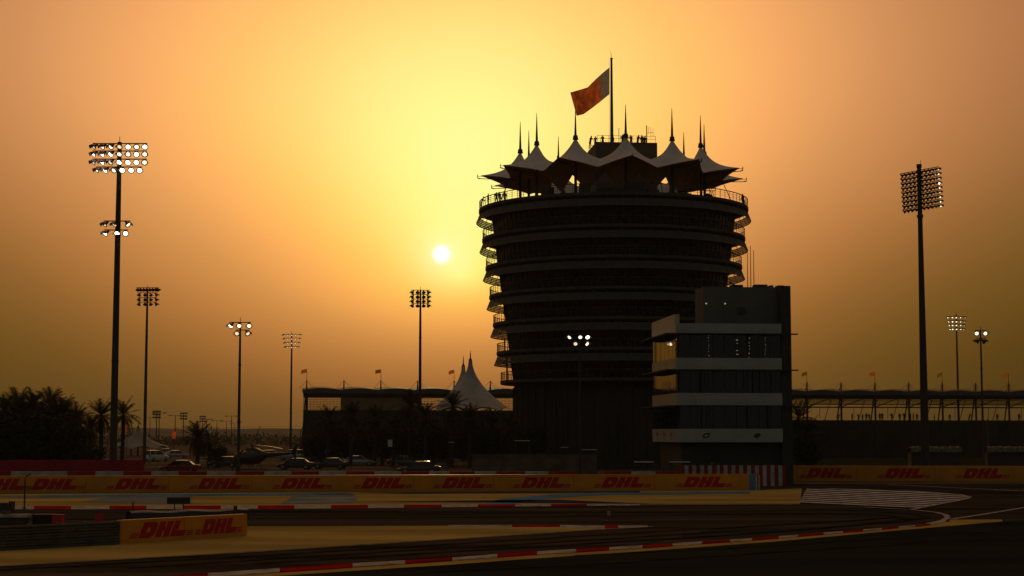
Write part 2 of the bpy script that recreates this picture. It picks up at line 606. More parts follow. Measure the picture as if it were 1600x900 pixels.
mb = MB()
for k in range(14):
    y0 = 760.0 + k * 2.9
    a, b = clip_line(y0, .045), clip_line(y0 + 1.7, .045)
    if a and b:
        q = [G(a[0], y0 + .045 * (a[0] - 1250), .055), G(a[1], y0 + .045 * (a[1] - 1250), .055),
             G(b[1], y0 + 1.7 + .045 * (b[1] - 1250), .055), G(b[0], y0 + 1.7 + .045 * (b[0] - 1250), .055)]
        mb.add(q, [(0, 1, 2, 3)])
structure(mb.build('zebra_marking', 'zebra_paint'))

# rubber laid down by tyres
for pts_, w_ in (([(-100, 806), (300, 805), (700, 803), (1050, 799), (1300, 797), (1420, 801), (1452, 808), (1380, 817)], .5),
                 ([(-100, 811), (300, 810.5), (700, 808), (1050, 804), (1290, 802), (1390, 805), (1420, 810), (1340, 820), (1100, 838), (800, 856), (400, 880)], .55),
                 ([(0, 890), (400, 868), (800, 844), (1060, 828), (1300, 815), (1400, 808)], .4),
                 ([(200, 887), (600, 862), (900, 845), (1150, 829)], .35),
                 ([(900, 868), (1200, 853), (1500, 833), (1640, 824)], .35),
                 ([(600, 898), (1000, 876), (1400, 850), (1640, 838)], .4),
                 ([(1290, 757.5), (1450, 763), (1600, 771), (1700, 778)], .6)):
    ln = line('tyre_mark', pts_, w_, .046)
    ln.data.materials[0] = MATS['rubber_mark']
# far dunes and scrub on the horizon
mb = MB()
rows = [[], []]
for k in range(121):
    x = -2600 + k * 45
    h = 15 + 5 * math.sin(k * .21) + 3 * math.sin(k * .53 + 1) + random.uniform(-.8, .8)
    rows[0].append((x, 3300 + 60 * math.sin(k * .1), -1))
    rows[1].append((x, 3360 + 60 * math.sin(k * .1), h))
rows.append([(x, y + 500, z * .7) for x, y, z in rows[1]])
mb.grid(rows)
structure(mb.build('hills', 'hills', smooth=True))
mb = MB()
for k in range(9000):
    x = random.uniform(-330, -70)
    y = random.uniform(560, 720)
    top = 2.2 + 1.8 * (math.sin(x * .11) * .5 + .5) + random.uniform(0, 1.2)
    c = Vector((x, y, random.uniform(.2, top)))
    a = Vector((random.uniform(-1, 1), random.uniform(-1, 1), random.uniform(-.6, 1))).normalized() * random.uniform(.2, .5)
    b = a.cross(Vector((random.uniform(-1, 1), random.uniform(-1, 1), random.uniform(-1, 1)))).normalized() * .3
    mb.add([c - a, c + b, c + a, c - b], [(0, 1, 2, 3)])
scrub = mb.build('desert_scrub', 'leaf')
scrub['kind'] = 'stuff'
scrub['label'] = 'low dark scrub along the horizon beyond the car park'

# ------------------------------------------------------------------ the round tower
TY = 222.0
TX = (959 - 800) * TY / FPX
tower = thing('round_tower', 'tall round dark tower of ringed balconies under a spiked tent roof', 'tower', (TX, TY, 0))
ZD = [Z(y, 221.0) for y in (333.5, 379, 423, 468, 511.5, 556, 601)]            # underside of each balcony
RO = [18.05, 17.6, 17.15, 16.65, 16.15, 15.65, 15.15]
DECK = .48


def wall_r(z):
    return 13.3 + (z - 11.0) * (16.3 - 13.3) / (33.8 - 11.0) if z > 11 else 13.3


mb = MB()
mb.lathe([(13.3, 0), (13.3, 11.2)], 96)
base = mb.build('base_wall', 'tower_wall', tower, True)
mb = MB()
for k in range(48):
    w = 2 * math.pi * k / 48
    mb.box((13.36 * math.sin(w), -13.36 * math.cos(w), 5.3), (.22, .2, 10.4), rz=w)
mb.build('pilaster', 'tower_frame', base)
for i, (z, ro) in enumerate(zip(ZD, RO)):
    # glazing under this balcony
    if i < 6:
        zb, zt = ZD[i + 1] + DECK - .05, z + .05
        mb = MB()
        mb.lathe([(wall_r(zb), zb), (wall_r(zt), zt)], 96)
        g = mb.build('window_band', 'tower_glass', tower, True)
        mb = MB()
        for k in range(96):
            w = 2 * math.pi * (k + .5) / 96
            s, c = math.sin(w), -math.cos(w)
            r0, r1 = wall_r(zb) + .03, wall_r(zt) + .03
            mb.tube((r0 * s, r0 * c, zb), (r1 * s, r1 * c, zt), .055, n=4)
        for q in (.28, .80):
            zz = zb + (zt - zb) * q
            r = wall_r(zz)
            mb.lathe([(r, zz - .05), (r + .09, zz - .05), (r + .09, zz + .05), (r, zz + .05)], 96, closed=True)
        mb.build('mullion', 'tower_frame', g)
    mb = MB()
    ri = wall_r(z) - .4 if i else 3.0
    mb.lathe([(ri, z), (ro - .15, z), (ro, z + .12), (ro, z + DECK), (ri, z + DECK)], 128, closed=True)
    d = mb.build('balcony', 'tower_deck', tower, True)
    mb = MB()
    n = 110
    zt = z + DECK
    for k in range(n):
        w = 2 * math.pi * k / n
        s, c = math.sin(w) * (ro - .1), -math.cos(w) * (ro - .1)
        mb.box((s, c, zt + .52), (.05, .05, 1.06), rz=w)
    for zz, rr in ((1.07, .045), (.78, .014), (.55, .014), (.32, .014)):
        mb.lathe([(ro - .1 - rr, zt + zz - rr), (ro - .1 + rr, zt + zz - rr), (ro - .1 + rr, zt + zz + rr), (ro - .1 - rr, zt + zz + rr)], 128, closed=True)
    mb.build('railing', 'rail_steel', d)
    # flared sunshade of slats hanging below the balcony's edge
    if i < 6:
        mb = MB()
        r0, z0, r1, z1 = ro - .12, z - .30, ro + .36, z - 1.28
        m = 5
        for k in range(m):
            t0, t1 = (k + .02) / m, (k + .86) / m
            a0, b0, a1, b1 = r0 + (r1 - r0) * t0, z0 + (z1 - z0) * t0, r0 + (r1 - r0) * t1, z0 + (z1 - z0) * t1
            mb.lathe([(a0, b0), (a1, b1), (a1 - .03, b1 - .015), (a0 - .03, b0 - .015)], 128, closed=True)
        for k in range(60):
            w = 2 * math.pi * k / 60
            s, c = math.sin(w), -math.cos(w)
            mb.tube(((ro - .2) * s, (ro - .2) * c, z + .02), ((r1 - .05) * s, (r1 - .05) * c, z1), .045, n=4)
        mb.build('sunshade', 'louvre', d)
mb = MB()
for a in (R(-77), R(77), R(-52), R(52)):
    s, c = math.sin(a) * 14.6, -math.cos(a) * 14.6
    mb.tube((s, c, 11.4), (s, c, 14.9), .12, n=8)
mb.build('column', 'tower_frame', tower)
# core block on the roof deck
DZ = ZD[0] + DECK
BT = Z(222.5, 217.2)
blk = Vector((14.75 - TX, 221.2 - TY, 0))
ROT = R(5.5)
mb = MB()
mb.box((blk.x, blk.y, (DZ + BT - .45) / 2 - .02), (8.15, 8.2, BT - .45 - DZ), rz=ROT)
for ox, oy, sx_, sy_ in ((0, -4.0, 8.15, .2), (0, 4.0, 8.15, .2), (-3.975, 0, .2, 7.8), (3.975, 0, .2, 7.8)):
    q = Euler((0, 0, ROT)).to_matrix() @ Vector((ox, oy, 0)) + blk
    mb.box((q.x, q.y, BT - .245), (sx_, sy_, .49), rz=ROT)
core = mb.build('roof_block', 'block_wall', tower)
mb = MB()
for s in (-1, 1):
    for t in range(6):
        q = Euler((0, 0, ROT)).to_matrix() @ Vector((-3.9 + t * 1.56, s * 3.9, 0)) + blk
        mb.tube((q.x, q.y, (BT - .05)), (q.x, q.y, BT + .9), .025, n=4)
    for zz in (BT + .5, BT + .9):
        q0 = Euler((0, 0, ROT)).to_matrix() @ Vector((-3.9, s * 3.9, 0)) + blk
        q1 = Euler((0, 0, ROT)).to_matrix() @ Vector((3.9, s * 3.9, 0)) + blk
        mb.tube((q0.x, q0.y, zz), (q1.x, q1.y, zz), .025, n=4)
mb.build('railing', 'rail_steel', core)


def on_block(px, front=True):
    """spot on the roof block's top (tower-local) below photo column px"""
    return Vector(((px - 800) * (221.2 - 3.2) / FPX - TX, 221.2 - 3.2 - TY, (BT - .02))) if front else None


# wind sensor and aerial on the block
q = on_block(969)
mb = MB()
mb.tube((q.x, q.y, BT - .1), (q.x, q.y, BT + 1.9), .04)
mb.tube((q.x - .16, q.y, BT + 2.06), (q.x, q.y, BT + 1.85), .025)
mb.tube((q.x + .16, q.y, BT + 2.06), (q.x, q.y, BT + 1.85), .025)
mb.build('wind_sensor', 'steel_dark', tower)
q = on_block(1013)
mb = MB()
mb.tube((q.x, q.y, BT - .2), (q.x, q.y, BT + 2.4), .07)
mb.tube((q.x, q.y, BT + 1.4), (q.x + .85, q.y, BT + 1.45), .03)
for dx, a, b in ((.25, BT + 1.3, BT + 2.2), (.55, BT + .7, BT + 2.15), (.85, BT + 1.0, BT + 2.0)):
    mb.tube((q.x + dx, q.y, a), (q.x + dx, q.y, b), .022)
mb.tube((q.x - .5, q.y, BT - .2), (q.x - .5, q.y, BT + 1.0), .03)
mb.build('aerial', 'steel_dark', tower)

# tent roof: twelve fabric cones round the deck
RM, NM = 12.5, 12
PH = R(4.2)


def tent_z(r, da, mx):
    """height of the fabric at radius r and angle da from the mast"""
    t = abs(da) / R(15)
    ro = 14.7 + 3.1 * (1 - t) ** 1.5
    ze = 37.75 + 1.05 * (1 - t) ** 1.3
    ri = 8.6
    zi = 36.0 + 2.1 * t ** 1.4
    zr = 39.05 - .1 * t
    if r > RM:
        s = (r - RM) / (ro - RM)
        zb = zr + (ze - zr) * s ** 1.15
    else:
        s = (RM - r) / (RM - ri)
        zb = zr + (zi - zr) * s ** 1.2
    dx = r * math.sin(da)
    dy = r * math.cos(da) - RM
    d = math.sqrt(dx * dx + dy * dy + .03)
    return zb + 3.4 * math.exp(-d / 1.5)


NU, NV = 24, 30
rows = []
for j in range(NV + 1):
    row = []
    for i in range(NU + 1):
        u = -1 + 2 * i / NU
        u = math.copysign(abs(u) ** 1.35, u)
        da = u * R(15)
        t = abs(u)
        ro = 14.7 + 3.1 * (1 - t) ** 1.5
        v = j / NV
        if v < .45:
            w = 1 - v / .45
            r = RM - (RM - 8.6) * w ** 1.5
        else:
            w = (v - .45) / .55
            r = RM + (ro - RM) * w ** 1.4
        row.append((r * math.sin(da), -r * math.cos(da), tent_z(r, da, 0)))
    rows.append(row)
mb = MB()
mb.grid(rows)
tent_me = mb.mesh('tent_cone', 'tent_fabric', False)
tent_me.shade_smooth()
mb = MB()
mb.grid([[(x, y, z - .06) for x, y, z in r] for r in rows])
under_shade_me = mb.mesh('under_shade', 'tent_under_shade', False)  # added layer just below the membrane, coloured as its shaded underside
under_shade_me.shade_smooth()
mb = MB()
mb.tube((0, -RM, DZ - .03), (0, -RM, 42.0), .2, .17, 10)
mb.tube((0, -RM, 41.95), (0, -RM, 42.5), .38, .28, 12)
mb.tube((0, -RM, 42.5), (0, -RM, 46.25), .17, .03, 8)
mast_me = mb.mesh('mast', 'mast_paint', False)
mb = MB()
mb.tube((0, -RM - .1, 38.3), (0, -18.0, 38.45), .06, .05, 6)
mb.path([(0, -17.9, 38.45), (0, -18.2, 38.5), (0, -18.25, 39.0)], [.09, .08, .05], 6)
mb.tube((0, -17.4, 38.75), (0, -18.22, 38.78), .03, n=5)
arm_me = mb.mesh('strut', 'steel_dark', False)
mb = MB()
mb.tube((14.7 * math.sin(R(15)), -14.7 * math.cos(R(15)), 37.8), (16.2 * math.sin(R(15)), -16.2 * math.cos(R(15)), DZ), .05, n=5)
tie_me = mb.mesh('tie_rod', 'steel_dark', False)
for k in range(NM):
    w = PH + k * R(30)
    c = link('tent_cone', tent_me, tower, (0, 0, 0), (0, 0, w))
    link('mast', mast_me, tower, (0, 0, 0), (0, 0, w))
    link('strut', arm_me, c)
    link('under_shade', under_shade_me, c)
    link('tie_rod', tie_me, c)
# furniture on the roof deck: bar counters and planters under the tents
mb = MB()
for k in range(34):
    w = R(-100) + R(200) * k / 33 + random.uniform(-.03, .03)
    r = random.uniform(9.5, 13.6)
    h = random.choice((.8, 1.0, 1.1, 1.5, 1.9))
    mb = MB()
    mb.box((r * math.sin(w), -r * math.cos(w), DZ + h / 2), (random.uniform(.8, 2.2), .7, h), rz=w)
    mb.build('bar_counter', 'block_wall', tower)

# flagpole and flag
FP = P(956, 215, 219.5)
pole = thing('flagpole', 'tall steel flagpole rising from the roof block of the round tower', 'flagpole', (FP.x, FP.y, (BT - .02)))
zt = P(956, 92, 219.5).z - (BT - .02)
mb = MB()
mb.path([(0, 0, -.86), (0, 0, zt * .55), (0, 0, zt)], [.24, .18, .14], 12)
mb.build('pole', 'steel_grey', pole, True)
mb = MB()
mb.tube((0, 0, zt), (0, 0, zt + .12), .2, .2, 10)
mb.tube((0, 0, zt + .12), (-.05, 0, zt + 1.0), .03, .01, 5)
mb.tube((0, 0, zt + .1), (-.18, 0, zt + 1.3), .012, .008, 4)
mb.build('finial', 'steel_dark', pole)
mb = MB()
mb.tube((-.33, 0, 0), (-.3, 0, zt - .1), .012, n=4)
mb.build('halyard', 'steel_dark', pole)
FY = 219.4


def flag_pt(u, v):
    """u from the pole to the fly, v from top to bottom"""
    top = [(952.5, 105), (941, 114.5), (930, 124.5), (918, 136.5), (905, 140.5), (891, 144.5)]
    bot = [(952.5, 147), (944, 154), (936, 160.5), (925, 169), (912, 178.5), (901, 181)]

    def at(line, u):
        x = u * (len(line) - 1)
        i = min(int(x), len(line) - 2)
        f = x - i
        return Vector((line[i][0] + (line[i + 1][0] - line[i][0]) * f, line[i][1] + (line[i + 1][1] - line[i][1]) * f))
    q = at(top, u).lerp(at(bot, u), v)
    depth = .75 * u * math.sin(u * 11 + v * 2.6) + .42 * math.sin(u * 19 - v * 5) * u + .2 * u * math.sin(u * 31 + v * 7)
    return P(q.x, q.y, FY + depth)


mb = MB()
NU, NV = 60, 40
rows = [[flag_pt(i / NU, j / NV) for i in range(NU + 1)] for j in range(NV + 1)]
mb.grid(rows)
k = 0
for j in range(NV):
    for i in range(NU):
        u, v = (i + .5) / NU, (j + .5) / NV
        saw = abs(((v * 5) % 1) - .5) * 2                 # five white points
        mb.mi[k] = 0 if u < .22 + .16 * (1 - saw) else 1
        k += 1
fl = mb.build('flag', ['flag_white', 'flag_red'], None, True)
tag(fl, 'large red flag with serrated white hoist flying from the tower flagpole', 'flag')

# ------------------------------------------------------------------ race control building
BY = 145.0
RB = thing('control_building', 'square office block with pale floor bands in front of the round tower', 'building', ((1058 - 800) * BY / FPX, BY, 0), R(5.55))
WB, WC, DB = 9.28, 10.20, 11.7
zb_ = lambda y: Z(y, BY)
bands = [(zb_(520.5), zb_(505)), (zb_(577), zb_(559)), (zb_(633), zb_(614)), (zb_(691), zb_(670))]
ZTOP, ZUP = zb_(490.5), Z(448, 146.6)
for i, (a, b) in enumerate(bands):
    mb = MB()
    mb.span((-.08, -.10, a), (WB, .3, b))
    mb.build('floor_band', 'render_white', RB)
    mb = MB()
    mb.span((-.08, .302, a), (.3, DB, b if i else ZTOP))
    mb.build('floor_band', 'render_left_glow' if i < 3 else 'render_white', RB)
    mb = MB()
    mb.span((.302, DB - .3, a), (WB, DB, b if i else b + .3))
    mb.build('floor_band', 'render_dark', RB)
    mb = MB()
    mb.span((.302, .302, a + .2), (WB, DB - .302, a + .5))
    mb.build('floor_slab', 'render_dark', RB)
pane_tilt = random.Random(3)


def pane(x0, y0, x1, y1, z0, z1, parent, m, jit):
    a, b = Vector((x0, y0, 0)), Vector((x1, y1, 0))
    c = (a + b) / 2
    mb = MB()
    n = 6
    nrm = (b - a).normalized().cross(Vector((0, 0, 1)))
    bow = pane_tilt.uniform(-.0015, .0015)
    rows = []
    for j in range(n + 1):
        rows.append([a.lerp(b, i / n) - c + Vector((0, 0, z0 - (z0 + z1) / 2 + (z1 - z0) * j / n)) + nrm * (bow * (1 - (2 * i / n - 1) ** 2) + .0003 * math.sin(j * 2.3 + i + bow * 900)) for i in range(n + 1)])
    mb.grid(rows)
    o = mb.build('window', m, parent, True, (c.x, c.y, (z0 + z1) / 2))
    o.rotation_euler = (pane_tilt.uniform(-jit, jit), 0, pane_tilt.uniform(-jit, jit))
    return o


for i in range(3):
    a, b = bands[i + 1][1], bands[i][0]
    for k in range(9):
        x0, x1 = .2 + k * (WB - .2) / 9, .2 + (k + 1) * (WB - .2) / 9
        pane(x0 + .025, .18, x1 - .025, .18, a - .04, b + .04, RB, 'pane', R(.12))
        mb = MB()
        mb.box((x0, .18, (a + b) / 2), (.05, .10, b - a + .06))
        mb.build('mullion', 'steel_dark', RB)
    for k in range(6):
        y0, y1 = .2 + k * (DB - .25) / 6, .2 + (k + 1) * (DB - .25) / 6
        pane(.02, y1 - .025, .02, y0 + .025, a - .04, b + .04, RB, 'pane_bronze' if i < 2 else 'pane', R(.10))
        mb = MB()
        mb.box((.03, y0, (a + b) / 2), (.04, .04, b - a + .06))
        mb.build('mullion', 'pane_bronze' if i < 2 else 'steel_dark', RB)
mb = MB()
mb.span((WB + .002, .05, 0), (WC, 4.8, ZUP + .03))
mb.build('stair_core', 'render_dark', RB)
mb = MB()
mb.span((.5, .9, 0), (WB - .04, DB - .8, bands[3][0] + .15))
mb.build('ground_floor', 'render_dark', RB)
mb = MB()
mb.span((.4, DB - .9, bands[3][0]), (WB - .04, DB - .4, bands[0][1] - .2))
mb.build('rear_wall', 'render_dark', RB)
mb = MB()
mb.span((.302, .302, bands[0][0] + .55), (WB - .04, DB - .32, bands[0][0] + .7))
mb.build('roof', 'render_dark', RB)
mb = MB()
mb.span((2.65, 1.3, bands[0][1] - .5), (WB - .002, 4.78, ZUP))
ub = mb.build('plant_room', 'render_grey', RB)
mb = MB()
mb.span((5.66, 1.2, Z(490, 146.4)), (6.4, 1.33, Z(480, 146.4)))
mb.build('vent', 'steel_dark', ub)
for x in (2.9, 4.6):
    mb = MB()
    mb.box((x, 1.26, Z(474, 146.4)), (.10, .08, .10))
    mb.build('wall_lamp', 'lamp_dim', ub)
for x0, x1, h in ((5.3, 6.3, .18), (7.4, 8.5, .22), (8.75, 9.05, .16), (9.45, 10.0, .16)):
    mb = MB()
    mb.span((x0, 1.5, ZUP - .04), (x1, 2.6, ZUP + .04 + h))
    mb.build('roof_box', 'render_dark', RB)
for px, y in ((1171, 391), (1176, 383), (1181, 390)):
    X = (px - 800) * 148 / FPX - (1058 - 800) * BY / FPX
    mb = MB()
    mb.tube((X + .29, 2.75, ZUP - .05), (X + .29, 2.75, Z(y, 148)), .04, .025, 6)
    mb.build('antenna', 'steel_dark', RB)
for i in range(3):
    z = bands[i][0] - .05
    mb = MB()
    mb.span((-1.12, -.6, z - .06), (WC + .45, -.102, z + .04))
    mb.span((-1.12, -.102, z - .06), (-.082, DB, z + .04))
    for k in range(14):
        mb.box((-.6, .3 + k * .84, z - .10), (1.0, .06, .13))
    mb.build('sun_blade', 'steel_dark', RB)
# emblems on the lowest band
zc = Z(680.5, BY)
for x, s in ((2.5, .78), (7.0, .7)):
    mb = MB()
    pts = [(x + s * .42 * math.cos(w) + .12 * math.sin(w), .30 * s * math.sin(w)) for w in (2 * math.pi * k / 20 for k in range(20))]
    inn = [(x + (px - x) * .5, pz * .5) for px, pz in pts]
    vs = [(px, -.106, zc + pz) for px, pz in pts] + [(px, -.106, zc + pz) for px, pz in inn]
    mb.add(vs, [(k, (k + 1) % 20, 20 + (k + 1) % 20, 20 + k) for k in range(20)])
    if s < .75:
        mb.add([(px, -.106, zc + pz) for px, pz in inn] + [(x - .09, -.106, zc - .21), (x + .09, -.106, zc - .21), (x, -.106, zc - .37)], [tuple(range(20)), (20, 21, 22)])
    mb.build('emblem', 'steel_dark', RB)
for y0, w in ((10.0, 1.6), (6.6, 1.4), (3.2, 1.2)):
    mb = MB()
    mb.add([(-.086, y0, zc - .1), (-.086, y0 - w, zc), (-.086, y0 - w, zc + .22), (-.086, y0, zc + .3), (-.086, y0 - w * .4, zc + .08)], [(0, 1, 2, 3, 4)])
    mb.add([(-.086, y0 - w * .3, zc - .4), (-.086, y0 - w * .6, zc - .4), (-.086, y0 - w * .6, zc - .12), (-.086, y0 - w * .3, zc - .12)], [(0, 1, 2, 3)])
    mb.build('emblem', 'stand_panel', RB)

# ------------------------------------------------------------------ floodlight masts
mb = MB()
mb.lathe([(.0, -.46), (.10, -.46), (.12, -.22), (.2, -.13), (.29, -.02), (.30, .03), (.27, .03), (.26, 0)], 14)
mb.lathe([(.305, -.01), (.36, .26), (.345, .26), (.29, 0)], 9, a0=R(95), a1=R(265), closed=True)
SHELL = mb.mesh('floodlight', 'lamp_shell', True)
mb = MB()
mb.lathe([(0, .012), (.11, .010), (.195, .004)], 14)
LENS = [mb.mesh('lens', m_, True) for m_ in ('lamp_lens', 'lamp_lens_warm', 'lamp_lens_low')]
lamp_rnd = random.Random(5)


def aim(yaw, tilt):
    """rotation whose local +Z points along yaw (0 = at the camera, + = to the right) and down by tilt"""
    d = Vector((math.sin(R(yaw)) * math.cos(R(tilt)), -math.cos(R(yaw)) * math.cos(R(tilt)), -math.sin(R(tilt))))
    z = d
    x = Vector((0, 0, 1)).cross(z).normalized()
    y = z.cross(x)
    return Matrix((x, y, z)).transposed().to_euler()


def flood(root, loc, yaw, tilt, s=1.0, dim=None):
    o = link('floodlight', SHELL, root, loc, aim(yaw, tilt), s)
    link('lens', LENS[lamp_rnd.choice((0, 0, 1, 1, 2)) if dim is None else dim], o)
    return o


def mast(label, px, ytop, Y, r0, r1, rows, lamp=1.0, group='floodlight masts', box=0, dim=None):
    """rows: (photo row, [photo columns], [yaws], tilt)"""
    top = P(px, ytop, Y)
    m = thing('floodlight_mast', label, 'floodlight', (top.x, Y, 0), 0, group)
    mb = MB()
    mb.path([(0, 0, -.05), (0, 0, top.z * .35), (0, 0, top.z * .75), (0, 0, top.z)], [r0, r0 * .8 + r1 * .2, r0 * .4 + r1 * .6, r1], 12)
    mb.tube((0, 0, top.z), (0, 0, top.z + .5), .03, n=5)
    for f in (.35, .72):
        rr = r0 + (r1 - r0) * f + .05
        mb.tube((0, 0, top.z * f), (0, 0, top.z * f + .18), rr, rr, 12)
    mb.build('pole', 'mast_paint', m, True)
    if box:
        mb = MB()
        mb.tube((0, 0, 0), (0, 0, box), r0 * 1.9, r0 * 1.5, 12)
        mb.build('plinth', 'concrete_dark', m)
    for y, xs, yaws, tilt in rows:
        z = P(px, y, Y).z
        offs = [(x - px) * Y / FPX for x in xs]
        mb = MB()
        mb.box(((min(offs) + max(offs)) / 2, 0, z + .36 * lamp), (max(offs) - min(offs) + .3, .09, .09))
        for o in offs:
            mb.box((o, -.05, z + .22 * lamp), (.05, .05, .30 * lamp))
        mb.build('crossarm', 'steel_dark', m)
        for o, yw in zip(offs, yaws):
            away = abs(yw) > 90
            flood(m, (o, .28 if away else -.28, z), yw, tilt + 9, lamp, dim)
    return m


xs7 = [147, 161, 174.4, 188, 201.8, 215, 228]
yw7 = [-62, -48, -30, -8, 2, 8, 12]
mast('tallest mast at left with four rows of lit floodlights and a lower cluster', 187, 222, 150, .34, .19,
     [(230.4, xs7, yw7, 28), (242, xs7, yw7, 28), (254.7, xs7, yw7, 28), (267, [153, 166, 180, 193, 207, 220.5], [-65, -45, -20, 3, 8, 12], 28),
      (351.5, [167, 182.7, 204], [-55, -40, 50], 30), (365.5, [168.4, 187, 200.4], [-45, 0, 12], 28)])
c4 = [217, 226.4, 235.4, 244.4]
mast('slim mast with dark lamp rows seen from behind, right of the tallest left mast', 230.5, 451, 250, .26, .13,
     [(453, [214.5, 219, 224, 229, 234, 239, 244, 247], [205, 195, 190, 180, 180, 170, 165, 155], 22)] +
     [(y, c4, [215, 190, 170, 145], 25) for y in (461, 468.4, 475.6)], lamp=.95)
mast('slim mast with five bright lamps standing behind the helicopter', 375.5, 504, 170, .17, .09,
     [(509.5, [361, 374.5, 390], [-35, 5, 8], 28), (521.5, [371, 388], [5, 35], 25)], lamp=1.05, box=.9)
mast('small mast with four rows of faintly lit lamps left of the covered grandstand', 456, 521, 330, .24, .13,
     [(y, [444 + d, 450, 456, 462, 469 - d], [-50, -20, 0, 20, 50], 30) for y, d in ((524, -1), (530, 0), (536.5, 1), (543, 2))], lamp=.66, dim=2)
mast('slim mast with four dark lamp rows right below the sun', 657, 453, 250, .26, .13,
     [(y, [644, 652.4, 662, 669.6], [215, 190, 170, 145], 25) for y in (457, 464, 471, 478)], lamp=1.0)
mast('slim mast with five bright lamps standing in front of the round tower', 905.5, 521, 170, .13, .08,
     [(527.2, [889.6, 906.5, 918], [-30, 3, 12], 25), (537.6, [899, 917], [-3, 30], 22)], lamp=.95)
mast('small mast with four rows of lit lamps right of the huge right mast', 1494, 491, 330, .24, .13,
     [(y, [1481.5 + d, 1487.5, 1493.5, 1500, 1507 - d], [-50, -20, 0, 20, 50], 30) for y, d in ((496.5, -1), (503, 0), (508.7, 1), (514.8, 2))], lamp=.72, dim=1)
mast('rightmost small mast with two bright lamps above two dark ones', 1532, 516, 200, .14, .09,
     [(521.3, [1525, 1538.5], [-5, 5], 15), (533.5, [1527, 1538.5], [-120, 120], 20)], lamp=1.1)
# the huge right mast: nine rows on a frame turned away from the camera
MY = 170.0
bt = P(1436, 262, MY)
m7 = thing('floodlight_mast', 'huge mast at right with a dense frame of nine lamp rows', 'floodlight', (bt.x, MY, 0), 0, 'floodlight masts')
mb = MB()
mb.path([(0, 0, -.05), (0, 0, bt.z * .4), (0, 0, bt.z * .8), (0, 0, bt.z + .1)], [.46, .36, .25, .22], 12)
mb.tube((0, 0, bt.z), (0, 0, bt.z + .35), .27, n=10)
mb.tube((.17, 0, bt.z), (.17, 0, bt.z + .8), .02, n=4)
mb.tube((0, 0, bt.z - 5.2), (0, 0, bt.z - 4.9), .33, n=12)
mb.build('pole', 'mast_paint', m7, True)
ad = Vector((2.75, -4.7, 0)).normalized()
for rw in range(9):
    z = bt.z - .5 - rw * .475
    mb = MB()
    a, b = ad * (-2.75 + .035 * rw), ad * (2.75 + .01 * rw)
    mb.tube((a.x, a.y, z + .22), (b.x, b.y, z + .22), .045, n=5)
    mb.build('crossarm', 'steel_dark', m7)
    for k in range(10):
        q = ad * (-2.6 + .03 * rw + k * .575)
        flood(m7, (q.x + .16, q.y + .12, z), 112 if k < 6 else (112, 100, 75, 50)[k - 6], 24, .68)
# far lamp posts on the horizon
far = [(245, 642, 'head', 560), (249, 645, 'tee', 640), (234.5, 652, 'tee', 800), (274, 649, 'tee', 700), (287, 645, 'head', 620),
       (317, 650, 'head', 700), (323, 655, 'tee', 800), (339, 657, 'tee', 850), (354, 658, 'tee', 850), (362, 650, 'tee', 700), (367, 662, 'tee', 950)]
for i, (px, y, kind, Y) in enumerate(far):
    t = P(px, y, Y)
    o = thing('street_lamp', 'hazy far lamp post on the horizon, %s from the left' % ORD[sorted(f[0] for f in far).index(px)], 'street lamp', (t.x, Y, 0), 0, 'far lamp posts')
    mb = MB()
    mb.tube((0, 0, 0), (0, 0, t.z), .22, .14, 6)
    mb.build('pole', 'steel_dark', o)
    if kind == 'tee':
        mb = MB()
        mb.box((0, 0, t.z), (4.2, .16, .14))
        mb.build('arm', 'steel_dark', o)
        for sd_ in (-1, 1):
            mb = MB()
            mb.box((sd_ * 2.2, 0, t.z - .05), (1.3, .5, .3))
            mb.build('lamp_head', 'steel_dark', o)
    else:
        for rr in range(3):
            for sd_ in (-1, 0, 1):
                mb = MB()
                mb.box((sd_ * .95, 0, t.z - .2 - rr * 1.0), (.75, .5, .6))
                mb.build('lamp_head', 'steel_dark', o)
# masts behind the viewpoint whose lit lamps are mirrored in the office windows
nrm = Vector((math.sin(R(5.55)), -math.cos(R(5.55)), 0))
for i, (px, y, dist, cols) in enumerate(((1097, 545, 240, 1), (1112, 549, 262, 1), (1169, 545, 230, 2), (1191, 548, 275, 1))):
    hit = P(px, y, BY + .9)
    d = (hit - EYE).normalized()
    r_ = d - 2 * d.dot(nrm) * nrm
    q = hit + r_ * (dist / r_.length)
    o = thing('floodlight_mast', 'lit floodlight mast behind the viewpoint, mirrored in the office windows, %s from the left' % ORD[i], 'floodlight', (q.x, q.y, 0), 0, 'mirrored floodlight masts')
    mb = MB()
    mb.tube((0, 0, 0), (0, 0, q.z + 3.2), .3, .14, 10)
    mb.build('pole', 'mast_paint', o)
    for rw in range(7):
        mb = MB()
        mb.box((0, .2, q.z + 2.6 - rw * .8), (cols * .75 + .2, .08, .08))
        mb.build('crossarm', 'steel_dark', o)
        for c in range(cols):
            e = flood(o, ((c - (cols - 1) / 2) * .75, .3, q.z + 2.6 - rw * .8), 0, 12, .62, 1)
            e.rotation_euler = aim(math.degrees(math.atan2(hit.x - q.x, -(hit.y - q.y))), 8)

# ------------------------------------------------------------------ long covered grandstand
g0, g1 = P(474, 650, 296), P(1598, 650, 315)
gd = (g1 - g0)
GA = math.atan2(gd.y, gd.x)
gs = thing('grandstand', 'long covered grandstand with wavy roof edge stretching behind the tower', 'grandstand', (g0.x, g0.y, 0), GA)
BAY = 6.6
NB = 24
NLEFT = 9


